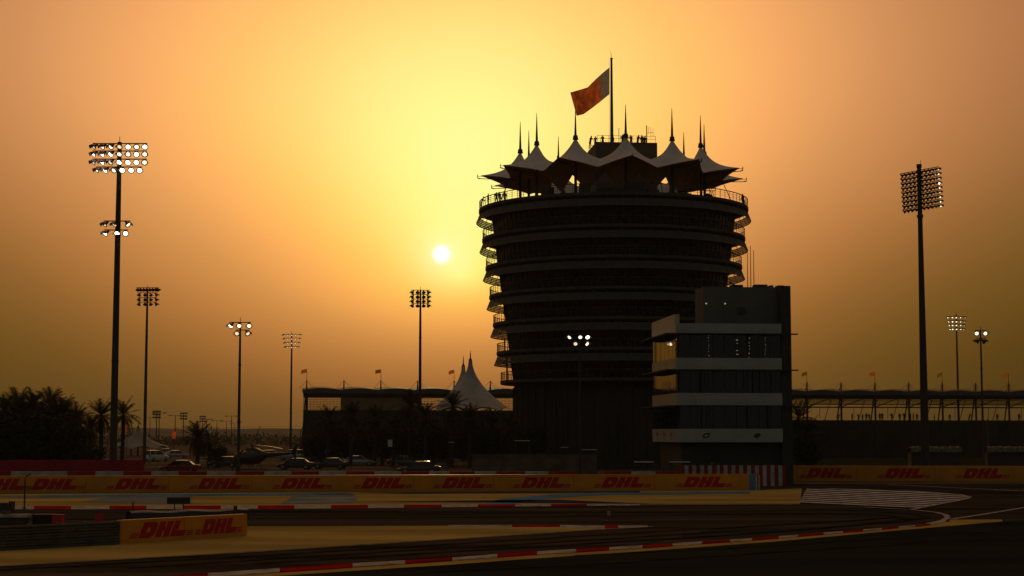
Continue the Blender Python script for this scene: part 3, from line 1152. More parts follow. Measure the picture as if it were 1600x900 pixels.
def canopy_mesh():
    mb = MB()
    rows = []
    for k in range(9):
        t = k / 8
        arch = .30 * math.sin(math.pi * t)
        x = BAY * t
        rows.append([(x, .35, 10.85), (x, -.25, 11.6), (x, .0, 12.25 + arch), (x, 7, 12.5 + arch), (x, 15, 12.9 + arch), (x, 15, 12.3), (x, 7, 11.7)])
    mb.loft(rows)
    return mb.mesh('canopy_panel', 'canopy_shell', False)


cm = canopy_mesh()
mb = MB()
mb.tube((0, .9, 12.1), (0, .9, 14.0), .17, .09, 6)
for a in (-1.3, 1.3):
    mb.tube((a * .0 + .0, 2.2, 12.3), (0, .9, 13.9), .06, n=5)
    mb.tube((a, 2.6, 12.4), (0, .9, 13.95), .03, n=4)
mb.tube((1.9, 1.5, 12.4), (0, .9, 13.9), .02, n=4)
mast_m = mb.mesh('roof_mast', 'steel_grey')
mb = MB()
mb.tube((0, 1.0, 0), (0, 1.0, 11.6), .2, n=8)
mb.tube((-.9, 3.5, 0), (-.2, 1.2, 11.2), .12, n=6)
col_m = mb.mesh('column', 'steel_dark')
mb = MB()
mb.tube((0, 1.0, 9.35), (BAY, 1.0, 9.35), .12, n=5)
mb.tube((BAY * .62, 1.6, 7.0), (BAY * .82, 1.4, 11.2), .07, n=5)
mb.tube((0, 1.0, 10.75), (BAY, 1.0, 10.75), .07, n=5)
mb.tube((0, 1.0, 9.2), (BAY * .72, 1.3, 10.9), .09, n=5)
mb.tube((0, 1.0, 9.3), (BAY * .45, 6.0, 11.0), .07, n=5)
for k in range(14):
    x = BAY * (k + .5) / 14
    mb.tube((x - .25, 3.0, 9.9), (x + .25, 3.0, 10.8), .05, n=4)
    mb.tube((x + .25, 3.1, 9.9), (x - .25, 3.1, 10.8), .05, n=4)
    mb.tube((x + .25, 8.0, 9.95), (x - .25, 8.0, 10.9), .05, n=4)
mb.tube((0, 3.0, 9.9), (BAY, 3.0, 9.9), .05, n=5)
mb.tube((0, 8.0, 9.95), (BAY, 8.0, 9.95), .05, n=5)
mb.tube((BAY * .45, 1.0, 7.2), (BAY * .45, 1.0, 9.35), .05, n=5)
truss_m = mb.mesh('truss', 'steel_dark')
mb = MB()
mb.span((0, .4, 0), (BAY, 3.0, 6.95))
for k in range(3):
    mb.span((.2 + k * 2.2, .36, .3), (2.0 + k * 2.2, .42, 6.3))
wall_r_m = mb.mesh('wall_panel', 'concrete_dark')
mb = MB()
mb.span((0, .4, 0), (BAY, 3.0, 8.6))
wall_l_m = mb.mesh('wall_panel', 'concrete_dark')
mb = MB()
for k in range(8):
    mb.span((0, 3.0 + k * 1.3, 0), (BAY, 4.3 + k * 1.3, 6.6 - k * .7))
tier_m = mb.mesh('seating_tier', 'concrete_dark')
mb = MB()
for k in range(27):
    x = BAY * k / 26
    mb.tube((x, .7, 8.55), (x, .7, 10.9), .035, n=4)
for k in range(8):
    z = 8.7 + k * .3
    mb.tube((0, .72, z), (BAY, .72, z), .035, n=4)
mesh_m = mb.mesh('mesh_screen', 'steel_dark')
mb = MB()
mb.span((0, .5, 8.55), (BAY, .75, 10.9))
solid_m = mb.mesh('screen_panel', 'stand_panel')
mb = MB()
mb.span((.0, .5, 8.55), (BAY * .35, .75, 10.9))
for i in range(NB):
    x = i * BAY
    link('canopy_panel', cm, gs, (x, 0, 0))
    link('roof_mast', mast_m, gs, (x + .55, 0, 0))
    link('column', col_m, gs, (x + .55, 0, 0))
    link('wall_panel', wall_l_m if i < NLEFT else wall_r_m, gs, (x, 0, 0))
    link('seating_tier', tier_m, gs, (x, 0, 0))
    if i < NLEFT:
        link('screen_panel' if i in (1, 2, 6) else 'mesh_screen', solid_m if i in (1, 2, 6) else mesh_m, gs, (x, 0, 0))
    else:
        link('truss', truss_m, gs, (x, 0, 0))
GM = Matrix.Translation(g0 - Vector((0, 0, g0.z))) @ Matrix.Rotation(GA, 4, 'Z')
fcount = 0
for i in range(0, NB, 2):
    base_p = GM @ Vector((i * BAY + .55, .9, 13.95))
    pxx = CX + FPX * base_p.x / base_p.y
    if 800 < pxx < 1236 or pxx > 1610:
        continue
    o = thing('roof_flag', 'small %s flag on the grandstand roof, %s from the left' % ('red' if i % 4 == 0 else 'amber', ORD[fcount]), 'flag', base_p, GA + R(random.uniform(-10, 10)), 'flags along the grandstand roof')
    fcount += 1
    mb = MB()
    mb.tube((0, 0, -.05), (0, 0, 2.0), .05, .035, 5)
    mb.build('pole', 'steel_grey', o)
    mb = MB()
    dr = random.uniform(.1, .5)
    rows = [[(-.05 - .95 * u / 5, .12 * math.sin(u * 1.4 + dr * 9), 2.0 - v * .22 - dr * (u / 5) ** 1.3) for u in range(6)] for v in range(4)]
    mb.grid(rows)
    mb.build('cloth', 'flag_red' if i % 4 == 0 else 'flag_amber', o, True)

# ------------------------------------------------------------------ white cone tents
def cone_tent(label, px, ytip, ypeak, ybase, half, Y, group=None, canvas='tent_fabric'):
    pk, tip, bs = P(px, ypeak, Y), P(px, ytip, Y), P(px, ybase, Y)
    Rr = half * Y / FPX
    o = thing('cone_tent', label, 'tent', (pk.x, Y, 0), 0, group)
    n, m = 48, 16
    rows = []
    for j in range(m + 1):
        t = j / m
        row = []
        for k in range(n + 1):
            w = 2 * math.pi * k / n
            sc = abs(math.sin(w * 4))
            r = .28 + (Rr - .28) * (t ** 1.55) * (1 - .10 * t * sc)
            z = pk.z + (bs.z - pk.z) * (t ** .82) + .55 * t * t * sc
            row.append((r * math.sin(w), -r * math.cos(w), z))
        rows.append(row)
    mb = MB()
    mb.grid(rows)
    me = mb.mesh('fabric', canvas)
    me.shade_smooth()
    link('fabric', me, o)
    mb = MB()
    mb.tube((0, 0, 0), (0, 0, pk.z), .16, n=8)
    mb.tube((0, 0, pk.z - .1), (0, 0, pk.z + .25), .3, .22, 10)
    mb.tube((0, 0, pk.z + .25), (0, 0, tip.z), .12, .03, 8)
    mb.build('mast', 'mast_paint', o)
    for k in range(8):
        w = 2 * math.pi * k / 8
        mb = MB()
        mb.tube((Rr * math.sin(w) * .99, -Rr * math.cos(w) * .99, 0), (Rr * math.sin(w) * .99, -Rr * math.cos(w) * .99, bs.z + .05), .09, n=6)
        mb.build('post', 'steel_grey', o)
    return o


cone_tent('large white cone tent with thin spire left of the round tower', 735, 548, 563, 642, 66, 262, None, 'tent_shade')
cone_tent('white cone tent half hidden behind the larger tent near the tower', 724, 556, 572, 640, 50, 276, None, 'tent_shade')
cone_tent('low white marquee with sagging roof in the car park at left', 216, 661, 668, 701, 50, 330, None, 'tent_dull_shade')

# ------------------------------------------------------------------ palms and trees
def frond_mesh(name, L, droop, seed):
    rnd = random.Random(seed)
    mb = MB()
    n = 12
    pts = []
    for k in range(n + 1):
        t = k / n
        pts.append(Vector((L * (t - .12 * droop * t * t), 0, L * (.30 * t - .55 * droop * t * t))))
    mb.path(pts, [.035 * (1 - .8 * k / n) for k in range(n + 1)], 4)
    for k in range(1, 34):
        t = .10 + .90 * k / 34
        i = min(int(t * n), n - 1)
        p = pts[i].lerp(pts[i + 1], t * n - i)
        d = (pts[i + 1] - pts[i]).normalized()
        ll = L * .25 * (math.sin(math.pi * min(1, t * .85 + .12))) + .12
        for s in (-1, 1):
            v = (d * rnd.uniform(.55, .9) + Vector((0, s, 0)) * rnd.uniform(.7, 1.0) + Vector((0, 0, rnd.uniform(-.35, .12)))).normalized() * ll * rnd.uniform(.8, 1.1)
            wv = d * .034
            mb.add([p - wv, p + wv, p + v], [(0, 1, 2)])
    return mb.mesh(name, 'palm_leaf')


FRONDS = [frond_mesh('frond', 2.5, .55, 1), frond_mesh('frond', 2.6, .95, 2), frond_mesh('frond', 2.3, 1.5, 3)]


def trunk_mesh(h, r):
    mb = MB()
    n = max(6, int(h / .35))
    pts, rad = [], []
    for k in range(n + 1):
        t = k / n
        pts.append((.12 * math.sin(t * 2.1), .05 * math.sin(t * 3), h * t))
        rad.append(r * (1.15 - .25 * t) * (1.0 if k % 2 else .86))
    pts.append((.12 * math.sin(2.1), .05 * math.sin(3), h + .35))
    rad.append(r * .4)
    mb.path(pts, rad, 9)
    return mb.mesh('trunk', 'palm_trunk')


def palm(label, px, ycrown, Y, s=1.0, nf=30, group=None):
    rnd = random.Random(int(px * 7 + Y))
    c = P(px, ycrown, Y)
    o = thing('palm_tree', label, 'palm tree', (c.x, Y, 0), 0, group)
    h = max(.8, c.z - .2)
    link('trunk', trunk_mesh(h, .24 * s), o)
    tx, ty = .12 * math.sin(2.1), .05 * math.sin(3)
    for k in range(nf):
        t = k / nf
        yaw = k * 2.39996 + rnd.uniform(-.15, .15)
        pitch = R(72) - R(125) * t ** .9 + rnd.uniform(-.12, .12)
        me = FRONDS[0] if t < .35 else (FRONDS[1] if t < .75 else FRONDS[2])
        link('frond', me, o, (tx, ty, h + .15 - .25 * t), Euler((rnd.uniform(-.3, .3), -pitch * .85, yaw)), s * rnd.uniform(.85, 1.1))
    return o


GL = 'palms in the grove at the left edge'
left_palms = [(4, 640, 176, .95), (26, 634, 184, 1.05), (50, 636, 172, 1.0), (76, 632, 186, 1.05), (97, 644, 178, .95), (118, 656, 172, .9), (66, 656, 168, .9), (22, 660, 166, .9), (140, 668, 190, .8), (36, 648, 170, 1.0), (86, 652, 170, 1.0), (108, 668, 168, .9), (8, 662, 172, .9), (48, 664, 165, .9)]
for i, (px, y, Y, s) in enumerate(sorted(left_palms)):
    palm('date palm in the dark grove at the left edge, %s from the left' % ORD[i], px, y, Y, s, 40, GL)
palm('date palm with a clear trunk just left of the tallest left mast', 157, 648, 178, .95, 32)
palm('date palm with open fronds just right of the tallest left mast', 191, 648, 182, .95, 26)
palm('short bushy palm beside the dark red car', 308, 684, 215, 1.15, 40)
palm('low drooping palm right of the short bushy palm near the red car', 326, 690, 222, .9, 26)
GMID = 'palms between the grandstand and the tower'
mid = [(512, 652, 236, .95), (548, 648, 228, 1.0), (585, 652, 232, 1.0), (640, 634, 226, 1.15), (664, 650, 216, 1.0), (706, 634, 220, 1.15), (733, 652, 214, 1.0), (768, 664, 216, .95), (796, 668, 206, .95), (614, 668, 222, .95)]
for i, (px, y, Y, s) in enumerate(sorted(mid)):
    palm('dark palm between covered grandstand and round tower, %s from the left' % ORD[i], px, y, Y, s, 30, GMID)
palm('dark palm against the right side of the pale banded office block', 1246, 652, 196, 1.0, 30)
palm('lower bushy palm right of the pale banded office block', 1262, 676, 205, 1.1, 34)


def bush_mesh(seed, h, r):
    rnd = random.Random(seed)
    mb = MB()
    lobes = [(Vector((rnd.uniform(-r, r) * .65, rnd.uniform(-r, r) * .65, h * rnd.uniform(.3, .85))), rnd.uniform(.35, .6) * r) for _ in range(11)]
    for c, lr in lobes:
        for _ in range(230):
            d = Vector((rnd.gauss(0, 1), rnd.gauss(0, 1), rnd.gauss(0, 1))).normalized()
            p = c + d * lr * rnd.uniform(.45, 1.1)
            if p.z < .05:
                continue
            a = Vector((rnd.gauss(0, 1), rnd.gauss(0, 1), rnd.gauss(0, 1))).normalized() * rnd.uniform(.10, .2)
            b = a.cross(d).normalized() * rnd.uniform(.07, .14)
            mb.add([p - a, p + b, p + a, p - b], [(0, 1, 2, 3)])
    return mb.mesh('crown', 'leaf'), lobes


BUSHES = [bush_mesh(s, 4.6, 2.6) for s in (11, 12, 13)]


def bushy(label, px, Y, s, zs=1.0, group=None, k=0):
    X = (px - 800) * Y / FPX
    o = thing('bushy_tree', label, 'tree', (X, Y, 0), k * 1.7, group)
    me, lobes = BUSHES[k % 3]
    link('crown', me, o, None, None, (s, s, s * zs))
    mb = MB()
    mb.path([(0, 0, -.05), (.05, 0, 1.0 * s), (0, .05, 2.0 * s * zs)], [.2 * s, .15 * s, .10 * s], 7)
    for c, lr in lobes[:6]:
        mb.path([(0, 0, 1.1 * s), (c.x * s * .6, c.y * s * .6, c.z * s * zs * .8), (c.x * s, c.y * s, c.z * s * zs)], [.09 * s, .06 * s, .03 * s], 5)
    mb.build('trunk', 'bark', o)


bl = [(-6, 164, 1.35), (18, 163, 1.4), (42, 162, 1.5), (66, 161, 1.5), (90, 162, 1.4), (112, 163, 1.15), (134, 166, .9)]
for i, (px, Y, s) in enumerate(bl):
    bushy('dense dark shrub under the left palm grove, %s from the left' % ORD[i], px, Y, s, .9, 'shrubs under the left palm grove', i)
bm_ = [(497, 246, 1.0), (530, 240, 1.1), (563, 243, 1.05), (598, 238, 1.15), (632, 234, 1.1), (668, 228, 1.2), (700, 230, 1.1), (735, 226, 1.15), (768, 222, 1.1), (800, 212, 1.1), (826, 204, 1.0)]
for i, (px, Y, s) in enumerate(bm_):
    bushy('dark leafy tree between grandstand and tower, %s from the left' % ORD[i], px, Y, s, 1.1, 'dark trees between grandstand and tower', i + 1)
bushy('dark bush at the foot of the right palms beside the office block', 1256, 190, .85, 1.0, None, 2)
bushy('round dark bush just left of the helicopter by the lamp mast base', 345, 226, .75, .9, None, 1)

# ------------------------------------------------------------------ cars
mb = MB()
mb.lathe([(.0, -.1), (.2, -.1), (.31, -.11), (.33, -.07), (.33, .07), (.31, .11), (.2, .1), (0, .1)], 16)
TYRE = mb.mesh('wheel', 'rubber', True)
mb = MB()
mb.lathe([(.0, .12), (.05, .13), (.19, .115), (.205, .09)], 12)
RIM = mb.mesh('rim', 'rim_alloy', True)


def car(label, px, ybase, yaw, kind, paint, lit=False, group='cars in the car park'):
    """yaw 0: nose to the right; 90: nose away from the camera"""
    p = G(px, ybase)
    o = thing('parked_car', label, 'car', (p.x, p.y, 0), R(yaw), group)
    if kind == 'suv':
        L, W, hood, belt, roof = 4.7, 1.86, 1.02, 1.10, 1.78
        cab = (-2.20, -2.0, .45, 1.10)
    elif kind == 'hatch':
        L, W, hood, belt, roof = 4.1, 1.74, .86, .95, 1.48
        cab = (-1.95, -1.45, .30, 1.10)
    else:
        L, W, hood, belt, roof = 4.6, 1.80, .80, .92, 1.42
        cab = (-1.75, -1.10, .35, 1.25)
    h = L / 2
    tail = belt if kind != 'sedan' else .95
    st = [(-h, .78, .42, tail - .22), (-h + .12, .9, .30, tail - .03), (-h + .6, 1.0, .24, tail), (-.6, 1.0, .22, belt), (.9, 1.0, .22, belt - .01),
          (h - .9, .99, .24, hood + .02), (h - .25, .93, .30, hood - .10), (h, .80, .40, hood - .28)]
    secs = []
    for x, w, zl, zh in st:
        y = W / 2 * w
        zm = (zl + zh) / 2
        secs.append([(x, -y * .92, zl), (x, -y, zm - .08), (x, -y, zm + .12), (x, -y * .93, zh - .05), (x, -y * .82, zh),
                     (x, y * .82, zh), (x, y * .93, zh - .05), (x, y, zm + .12), (x, y, zm - .08), (x, y * .92, zl)])
    mb = MB()
    mb.loft(secs)
    body = mb.build('body', paint, o, True)
    r0, r1, f1, f0 = cab
    yb, yt = W / 2 * .86, W / 2 * .68
    secs = []
    for x, z, y in ((r0, belt - .06, yb), (r1, roof - .05, yt), (f1, roof - .05, yt), (f0, belt - .06, yb)):
        secs.append((x, z, y))
    mb = MB()
    vs = []
    for x, z, y in secs:
        vs += [(x, -y, z), (x, y, z)]
    mb.add(vs, [(0, 2, 3, 1), (2, 4, 5, 3), (4, 6, 7, 5), (0, 6, 4, 2), (1, 3, 5, 7)])
    gl = mb.build('window', 'car_glass', o)
    mb = MB()
    n = 6
    rows = []
    for i in range(n + 1):
        x = r1 - .06 + (f1 - r1 + .12) * i / n
        rows.append([(x, -yt * 1.03 + 2 * yt * 1.03 * j / 6, roof - .035 + .055 * math.sin(math.pi * j / 6) * math.sin(math.pi * (i + .6) / (n + 1.2)) * 1.5) for j in range(7)])
    mb.grid(rows)
    for s in (-1, 1):
        for (xa, za, ya), (xb, zb, yc) in (((r0, belt - .05, yb), (r1, roof - .04, yt)), ((f0, belt - .05, yb), (f1, roof - .04, yt)), (((r1 + f1) / 2 - .1, belt - .05, yb * 1.005), ((r1 + f1) / 2 - .1, roof - .04, yt * 1.01))):
            mb.tube((xa, s * ya, za), (xb, s * yc, zb), .045, n=5)
    mb.build('roof', paint, o, True)
    for x in (-h + .85, h - .85):
        for s in (-1, 1):
            w = link('wheel', TYRE, o, (x, s * (W / 2 - .08), .33), (R(90) * (1 if s < 0 else -1), 0, 0))
            link('rim', RIM, w)
    for s in (-1, 1):
        mb = MB()
        mb.box((h - .13, s * W * .36, hood - .2), (.2, .36, .13))
        mb.build('headlight', 'head_glass', o)
        mb = MB()
        mb.box((-h + .06, s * W * .37, tail - .2), (.14, .3, .2))
        mb.build('taillight', 'tail_lit' if lit else 'tail_glass', o)
        mb = MB()
        mb.box((f0 - .35, s * (W / 2 + .06), belt + .03), (.12, .18, .12))
        mb.build('mirror', paint, o)
    return o


car('white off-road car facing away by the white marquee', 243, 721, 62, 'suv', 'car_white')
car('dark red saloon parked in front of the short bushy palm', 281, 738.5, 176, 'sedan', 'car_red')
car('dark low saloon with bright roof edge right of the helicopter', 516, 733, 172, 'sedan', 'car_dark')
car('dark off-road car behind the low dark saloon', 509, 724, 178, 'suv', 'car_dark')
car('white car with a glowing red tail light among the dark trees', 592, 725, 150, 'hatch', 'car_white', True)
car('silver car roof showing behind the helicopter tail', 456, 719, 176, 'suv', 'car_silver')
car('dark car behind the white car with the red tail light', 577, 720, 176, 'suv', 'car_dark')
car('grey car right of the dark off-road car', 541, 722, 10, 'hatch', 'car_grey')
car('brown grey saloon right of the car with red tail light', 636, 729, 4, 'sedan', 'car_grey')
car('silver saloon at the left edge of the short bushy palm', 276, 716, 20, 'sedan', 'car_silver')
car('dark saloon parked low below the tall mid palms', 655, 741, 178, 'sedan', 'car_dark')

car('white saloon far left between the marquee and the red car', 262, 712, 12, 'sedan', 'car_white')
car('dark hatchback just left of the helicopter nose', 352, 731, 170, 'hatch', 'car_dark')
car('silver hatchback behind the helicopter cabin', 425, 716, 8, 'hatch', 'car_silver')
car('dark saloon in front of the helicopter tail', 462, 734, 174, 'sedan', 'car_dark')
car('white off-road car behind the dark off-road car', 530, 714, 168, 'suv', 'car_white')
car('silver saloon between the grey car and the white car with red light', 560, 728, 6, 'sedan', 'car_silver')
car('dark off-road car under the mid palms right of the notice board', 618, 721, 172, 'suv', 'car_dark')
car('pale hatchback under the mid palms near the low brown wall', 690, 726, 12, 'hatch', 'car_silver')
car('dark saloon directly right of the helicopter tail', 486, 718, 3, 'sedan', 'car_dark')
car('grey off-road car far behind the short bushy palm', 330, 713, 20, 'suv', 'car_grey')
# ------------------------------------------------------------------ helicopter
hp = P(394, 697, 205)
he = thing('helicopter', 'dark parked helicopter with drooping rotor blades in the car park', 'helicopter', (hp.x, 205, 0), R(-28))
# local: nose toward -x
secs = []
for x, zc, ry, rz in ((-2.9, 1.15, .12, .12), (-2.6, 1.2, .5, .42), (-1.9, 1.35, .78, .72), (-1.0, 1.5, .9, .88), (.1, 1.55, .92, .92), (1.0, 1.6, .82, .82), (1.8, 1.75, .5, .52), (2.4, 1.85, .28, .3), (4.6, 2.0, .18, .2), (6.4, 2.1, .12, .13)):
    secs.append([(x, ry * math.cos(w), zc + rz * math.sin(w)) for w in (2 * math.pi * k / 16 for k in range(16))])
mb = MB()
mb.loft(secs)
mb.build('fuselage', 'heli_paint', he, True)
mb = MB()
secs = []
for x, zc, ry, rz in ((-2.75, 1.3, .36, .3), (-2.1, 1.5, .72, .62), (-1.4, 1.62, .86, .78)):
    secs.append([(x, 1.015 * ry * math.cos(w), zc + 1.02 * rz * math.sin(w)) for w in (2 * math.pi * k / 16 for k in range(16))])
mb.loft(secs)
mb.build('windscreen', 'car_glass', he, True)
mb = MB()
secs = []
for x, zt, w in ((-.9, 2.4, .3), (-.4, 2.72, .45), (.6, 2.72, .45), (1.7, 2.3, .25)):
    secs.append([(x, -w, 2.1), (x, -w * .8, zt), (x, w * .8, zt), (x, w, 2.1)])
mb.loft(secs)
mb.build('engine_cowling', 'heli_paint', he)
mb = MB()
mb.tube((0, 0, 2.6), (0, 0, 3.02), .12, .1, 8)
mb.tube((0, 0, 2.94), (0, 0, 3.08), .26, .22, 10)
hub = mb.build('rotor_hub', 'steel_dark', he)
for a in (38, 118, 205, 352):
    mb = MB()
    w = R(a)
    d, nrm = Vector((math.cos(w), math.sin(w), 0)), Vector((-math.sin(w), math.cos(w), 0))
    secs = []
    for t in (.04, .12, .4, .7, 1.0):
        c = d * 5.1 * t + Vector((0, 0, 3.02 - .42 * t * t))
        cw = .08 if t < .1 else .16
        secs.append([c - nrm * cw, c - nrm * cw + Vector((0, 0, .03)), c + nrm * cw + Vector((0, 0, .03)), c + nrm * cw])
    mb.loft(secs)
    mb.build('rotor_blade', 'car_silver', he)
mb = MB()
mb.prism([(5.7, -.04, 2.0), (6.5, -.04, 2.1), (6.95, -.04, 3.2), (6.55, -.04, 3.2)], .08, Vector((0, 1, 0)))
mb.prism([(6.0, -.04, 2.05), (6.5, -.04, 2.05), (6.6, -.04, 1.4), (6.35, -.04, 1.4)], .08, Vector((0, 1, 0)))
mb.box((5.2, 0, 2.1), (.5, 1.9, .05))
mb.build('tail_fin', 'heli_paint', he)
mb = MB()
for a in (20, 110, 200, 290):
    w = R(a)
    mb.box((6.4 + .4 * math.cos(w), -.16, 2.2 + .4 * math.sin(w)), (.8, .03, .1), ry=-w)
mb.build('tail_rotor', 'steel_dark', he)
for s in (-1, 1):
    mb = MB()
    mb.path([(-2.3, s * 1.05, .28), (-2.0, s * 1.05, .08), (1.6, s * 1.05, .06)], .05, 6)
    for x in (-1.1, .7):
        mb.path([(x, s * 1.05, .06), (x, s * .85, .5), (x, s * .4, .85)], .045, 6)
    mb.build('skid', 'steel_dark', he)

# ------------------------------------------------------------------ banner barriers with lettering
def logo_shapes():
    """slanted bold letters D H L with speed stripes, unit height, origin at the lower left of the D"""
    D_out = [(0, 0), (.76, 0), (.95, .10), (1.04, .30), (1.04, .74), (.97, .91), (.80, 1), (0, 1)]
    D_in = [(.40, .34), (.58, .34), (.61, .36), (.63, .40), (.63, .60), (.61, .64), (.58, .66), (.40, .66)]
    shapes = [[D_out[k], D_out[(k + 1) % 8], D_in[(k + 1) % 8], D_in[k]] for k in range(8)]
    h = 1.12
    for a, b, c, d in ((0, .42, 0, 1), (.54, .96, 0, 1), (.42, .54, .40, .66)):
        shapes.append([(h + a, c), (h + b, c), (h + b, d), (h + a, d)])
    l = 2.17
    shapes.append([(l, 0), (l + .42, 0), (l + .42, 1), (l, 1)])
    shapes.append([(l + .42, 0), (l + 1.00, 0), (l + 1.06, .38), (l + .42, .38)])
    for k in range(3):
        z = .02 + k * .125
        shapes.append([(-.62 + k * .03, z), (-.08, z), (-.08, z + .075), (-.62 + k * .03, z + .075)])
        shapes.append([(l + 1.12, z), (l + 1.62 - k * .03, z), (l + 1.62 - k * .03, z + .075), (l + 1.12, z + .075)])
    return [[(x + .42 * z, z) for x, z in s] for s in shapes]


LOGO = logo_shapes()


def banner(label, pts, h, logos, lh, zlogo, group, thick=.6, widen=1.0):
    """pts: two ground points of the front face; logos: distances along it of each D"""
    a, b = Vector(pts[0]), Vector(pts[1])
    d = (b - a)
    L = d.length
    o = thing('banner_barrier', label, 'barrier', (a.x, a.y, 0), math.atan2(d.y, d.x), group)
    cuts = [0] + [(logos[i] + logos[i + 1]) / 2 + 1.2 * lh for i in range(len(logos) - 1)] + [L]
    for i, (x0, x1) in enumerate(zip(cuts, cuts[1:])):
        mb = MB()
        mb.span((x0 + .012, 0, .02), (x1 - .012, thick, h))
        pn = mb.build('banner_panel', 'banner_yellow', o)
        mb = MB()
        for s in LOGO:
            mb.add([(logos[i] + x * lh * (widen[i] if isinstance(widen, tuple) else widen), -.006, zlogo + z * lh) for x, z in s], [tuple(range(len(s)))])
        mb.build('logo', 'logo_red', pn)
    return o, L


def gp(px, y):
    v = G(px, y)
    v.z = 0
    return v


A0, A1 = gp(-40, 771.2), gp(1171, 766.4)
Ld = (A1 - A0).length


def along(px):
    """distance along the long barrier at photo column px"""
    k = (px - 800) / FPX
    t = (k * A0.y - A0.x) / ((A1.x - A0.x) - k * (A1.y - A0.y))
    return t * Ld


far_logos = [along(c) for c in (-78 + 40, 53, 182, 311, 440, 565, 690, 813, 938, 1065)]
far_logos[0] = max(.2, along(-40))
fb_o, _ = banner('long low yellow banner barrier with repeated red lettering across the run-off', (A0, A1), 1.28, far_logos, .82, .26, None, widen=1.24)
# its rounded right hand end: blue, white and red
dirv = (A1 - A0).normalized()
for nm, x0, x1, m in (('end_cap', 0.0, .50, 'blue_paint'), ('end_cap', .51, .62, 'white_paint'), ('end_cap', .63, .72, 'block_red'), ('end_cap', .73, .85, 'white_paint')):
    mb = MB()
    prof = []
    for k in range(9):
        w = R(90) * k / 8
        prof.append((x1 - .25 + .25 * math.sin(w), 1.04 + .25 * math.cos(w)))
    pts = [(Ld + x0, 0, .02)] + [(Ld + x1, 0, .02)] + ([(Ld + x, 0, z) for x, z in prof[::-1]] if x0 > .7 else [(Ld + x1, 0, 1.28)]) + [(Ld + x0, 0, 1.28)]
    mb.prism(pts, .9, Vector((0, 1, 0)))
    mb.build(nm, m, fb_o)
B0, B1 = gp(1241, 752.3), gp(1640, 753.3)
kx = lambda px: ((px - 800) * 153.5 / FPX - B0.x)
banner('shorter yellow banner barrier with red lettering at the right edge', (B0, B1), 1.45, [kx(1262), kx(1383), kx(1503), kx(1621)][:3], .92, .32, None, widen=1.2)
C0, C1 = gp(189, 851), gp(386, 838)
dc = (C1 - C0).length
banner('near yellow board with two red lettered logos on the sand island', (C0, C1), .96, [dc * .125, dc * .615], .63, .20, None, thick=.35, widen=(1.2, .96))

# red and white concrete blocks behind the long barrier
edges = [(-22, 'r'), (22, 'w'), (66, 'r'), (66, 'w'), (110, 'r'), (153, 'w'), (197, 'r'), (240, 'w'), (283, 'r'), (326, 'w'), (371, 'r'), (415, 'w'), (458, 'r'), (500, 'w'), (543, 'r'), (586, 'w'), (628, 'r'), (671, 'w'), (703, 'r'), (742, 'w'), (776, 'r'), (820, 'w'), (857, 'r'), (900, 'd'), (942, 'r'), (985, 'w'), (1023, 'r'), (1062, 'e')]
bi = 0
YB = 134.0
for (xa, k), (xb, _) in zip(edges, edges[1:]):
    if xb <= xa or k in 'de':
        continue
    xl, xr = (xa - 800) * YB / FPX, (xb - 800) * YB / FPX
    mb = MB()
    w = xr - xl - .03
    prof = [(-.3, 0), (-.3, .2), (-.16, .5), (-.12, 1.42), (.12, 1.42), (.16, .5), (.3, .2), (.3, 0)]
    vs = [(sx * w / 2, y, z) for sx in (-1, 1) for y, z in prof]
    mb.add(vs, [(i, (i + 1) % 8, 8 + (i + 1) % 8, 8 + i) for i in range(8)] + [tuple(range(8))[::-1], tuple(range(8, 16))])
    o = mb.build('barrier_block', 'block_red' if k == 'r' else 'block_white', None, False, ((xl + xr) / 2, YB, 0))
    tag(o, '%s concrete block peeping over the long yellow barrier, %s block from the left' % ('red' if k == 'r' else 'white', ORD[bi]), 'barrier', 'red and white blocks behind the long barrier')
    bi += 1
# thin debris fence posts behind the blocks
df = thing('debris_fence', 'thin wire debris fence behind the red and white blocks', 'fence', (-40, 135.2, 0))
for k in range(14):
    mb = MB()
    mb.tube((k * 4.35, 0, 0), (k * 4.35, 0, 1.9), .045, n=6)
    mb.build('post', 'steel_dark', df)
mb = MB()
for z in (.7, 1.1, 1.5, 1.85):
    mb.tube((0, 0, z), (13 * 4.35, 0, z), .012, n=4)
mb.build('wire', 'steel_dark', df)

# red and white vertically striped wall below the office block
sx0, sx1 = (1062 - 800) * 141 / FPX, (1226 - 800) * 141 / FPX
sw = thing('striped_wall', 'wall of vertical red and white stripes below the office block', 'wall', (sx0, 141, 0))
ns = 27
for k in range(ns):
    a = (sx1 - sx0) * k / ns
    mb = MB()
    w = (sx1 - sx0) / ns
    mb.span((a + .004, 0, .02), (a + w - .004, .35, 1.76 + random.uniform(-.02, .02)))
    mb.build('stripe', 'block_white' if k % 2 else 'block_red', sw)

# red cloth fence at the left
rf = thing('cloth_fence', 'long red cloth fence in front of the left palm grove', 'fence', (-50, 145, 0))
fx = (228 - 800) * 145 / FPX + 50
n = 7
for k in range(n):
    a, b = fx * k / n, fx * (k + 1) / n
    mb = MB()
    rows = [[(a + (b - a) * i / 10, .03 * math.sin(i * 1.9 + k), .25 + (2.18 - .25) * j / 3 - (.03 * math.sin(math.pi * i / 10) if j == 3 else 0)) for i in range(11)] for j in range(4)]
    mb.grid(rows)
    mb.build('cloth_panel', 'fence_red', rf, True)
for k in range(n + 1):
    mb = MB()
    mb.tube((fx * k / n, .06, 0), (fx * k / n, .06, 2.25), .035, n=6)
    mb.build('post', 'steel_dark', rf)

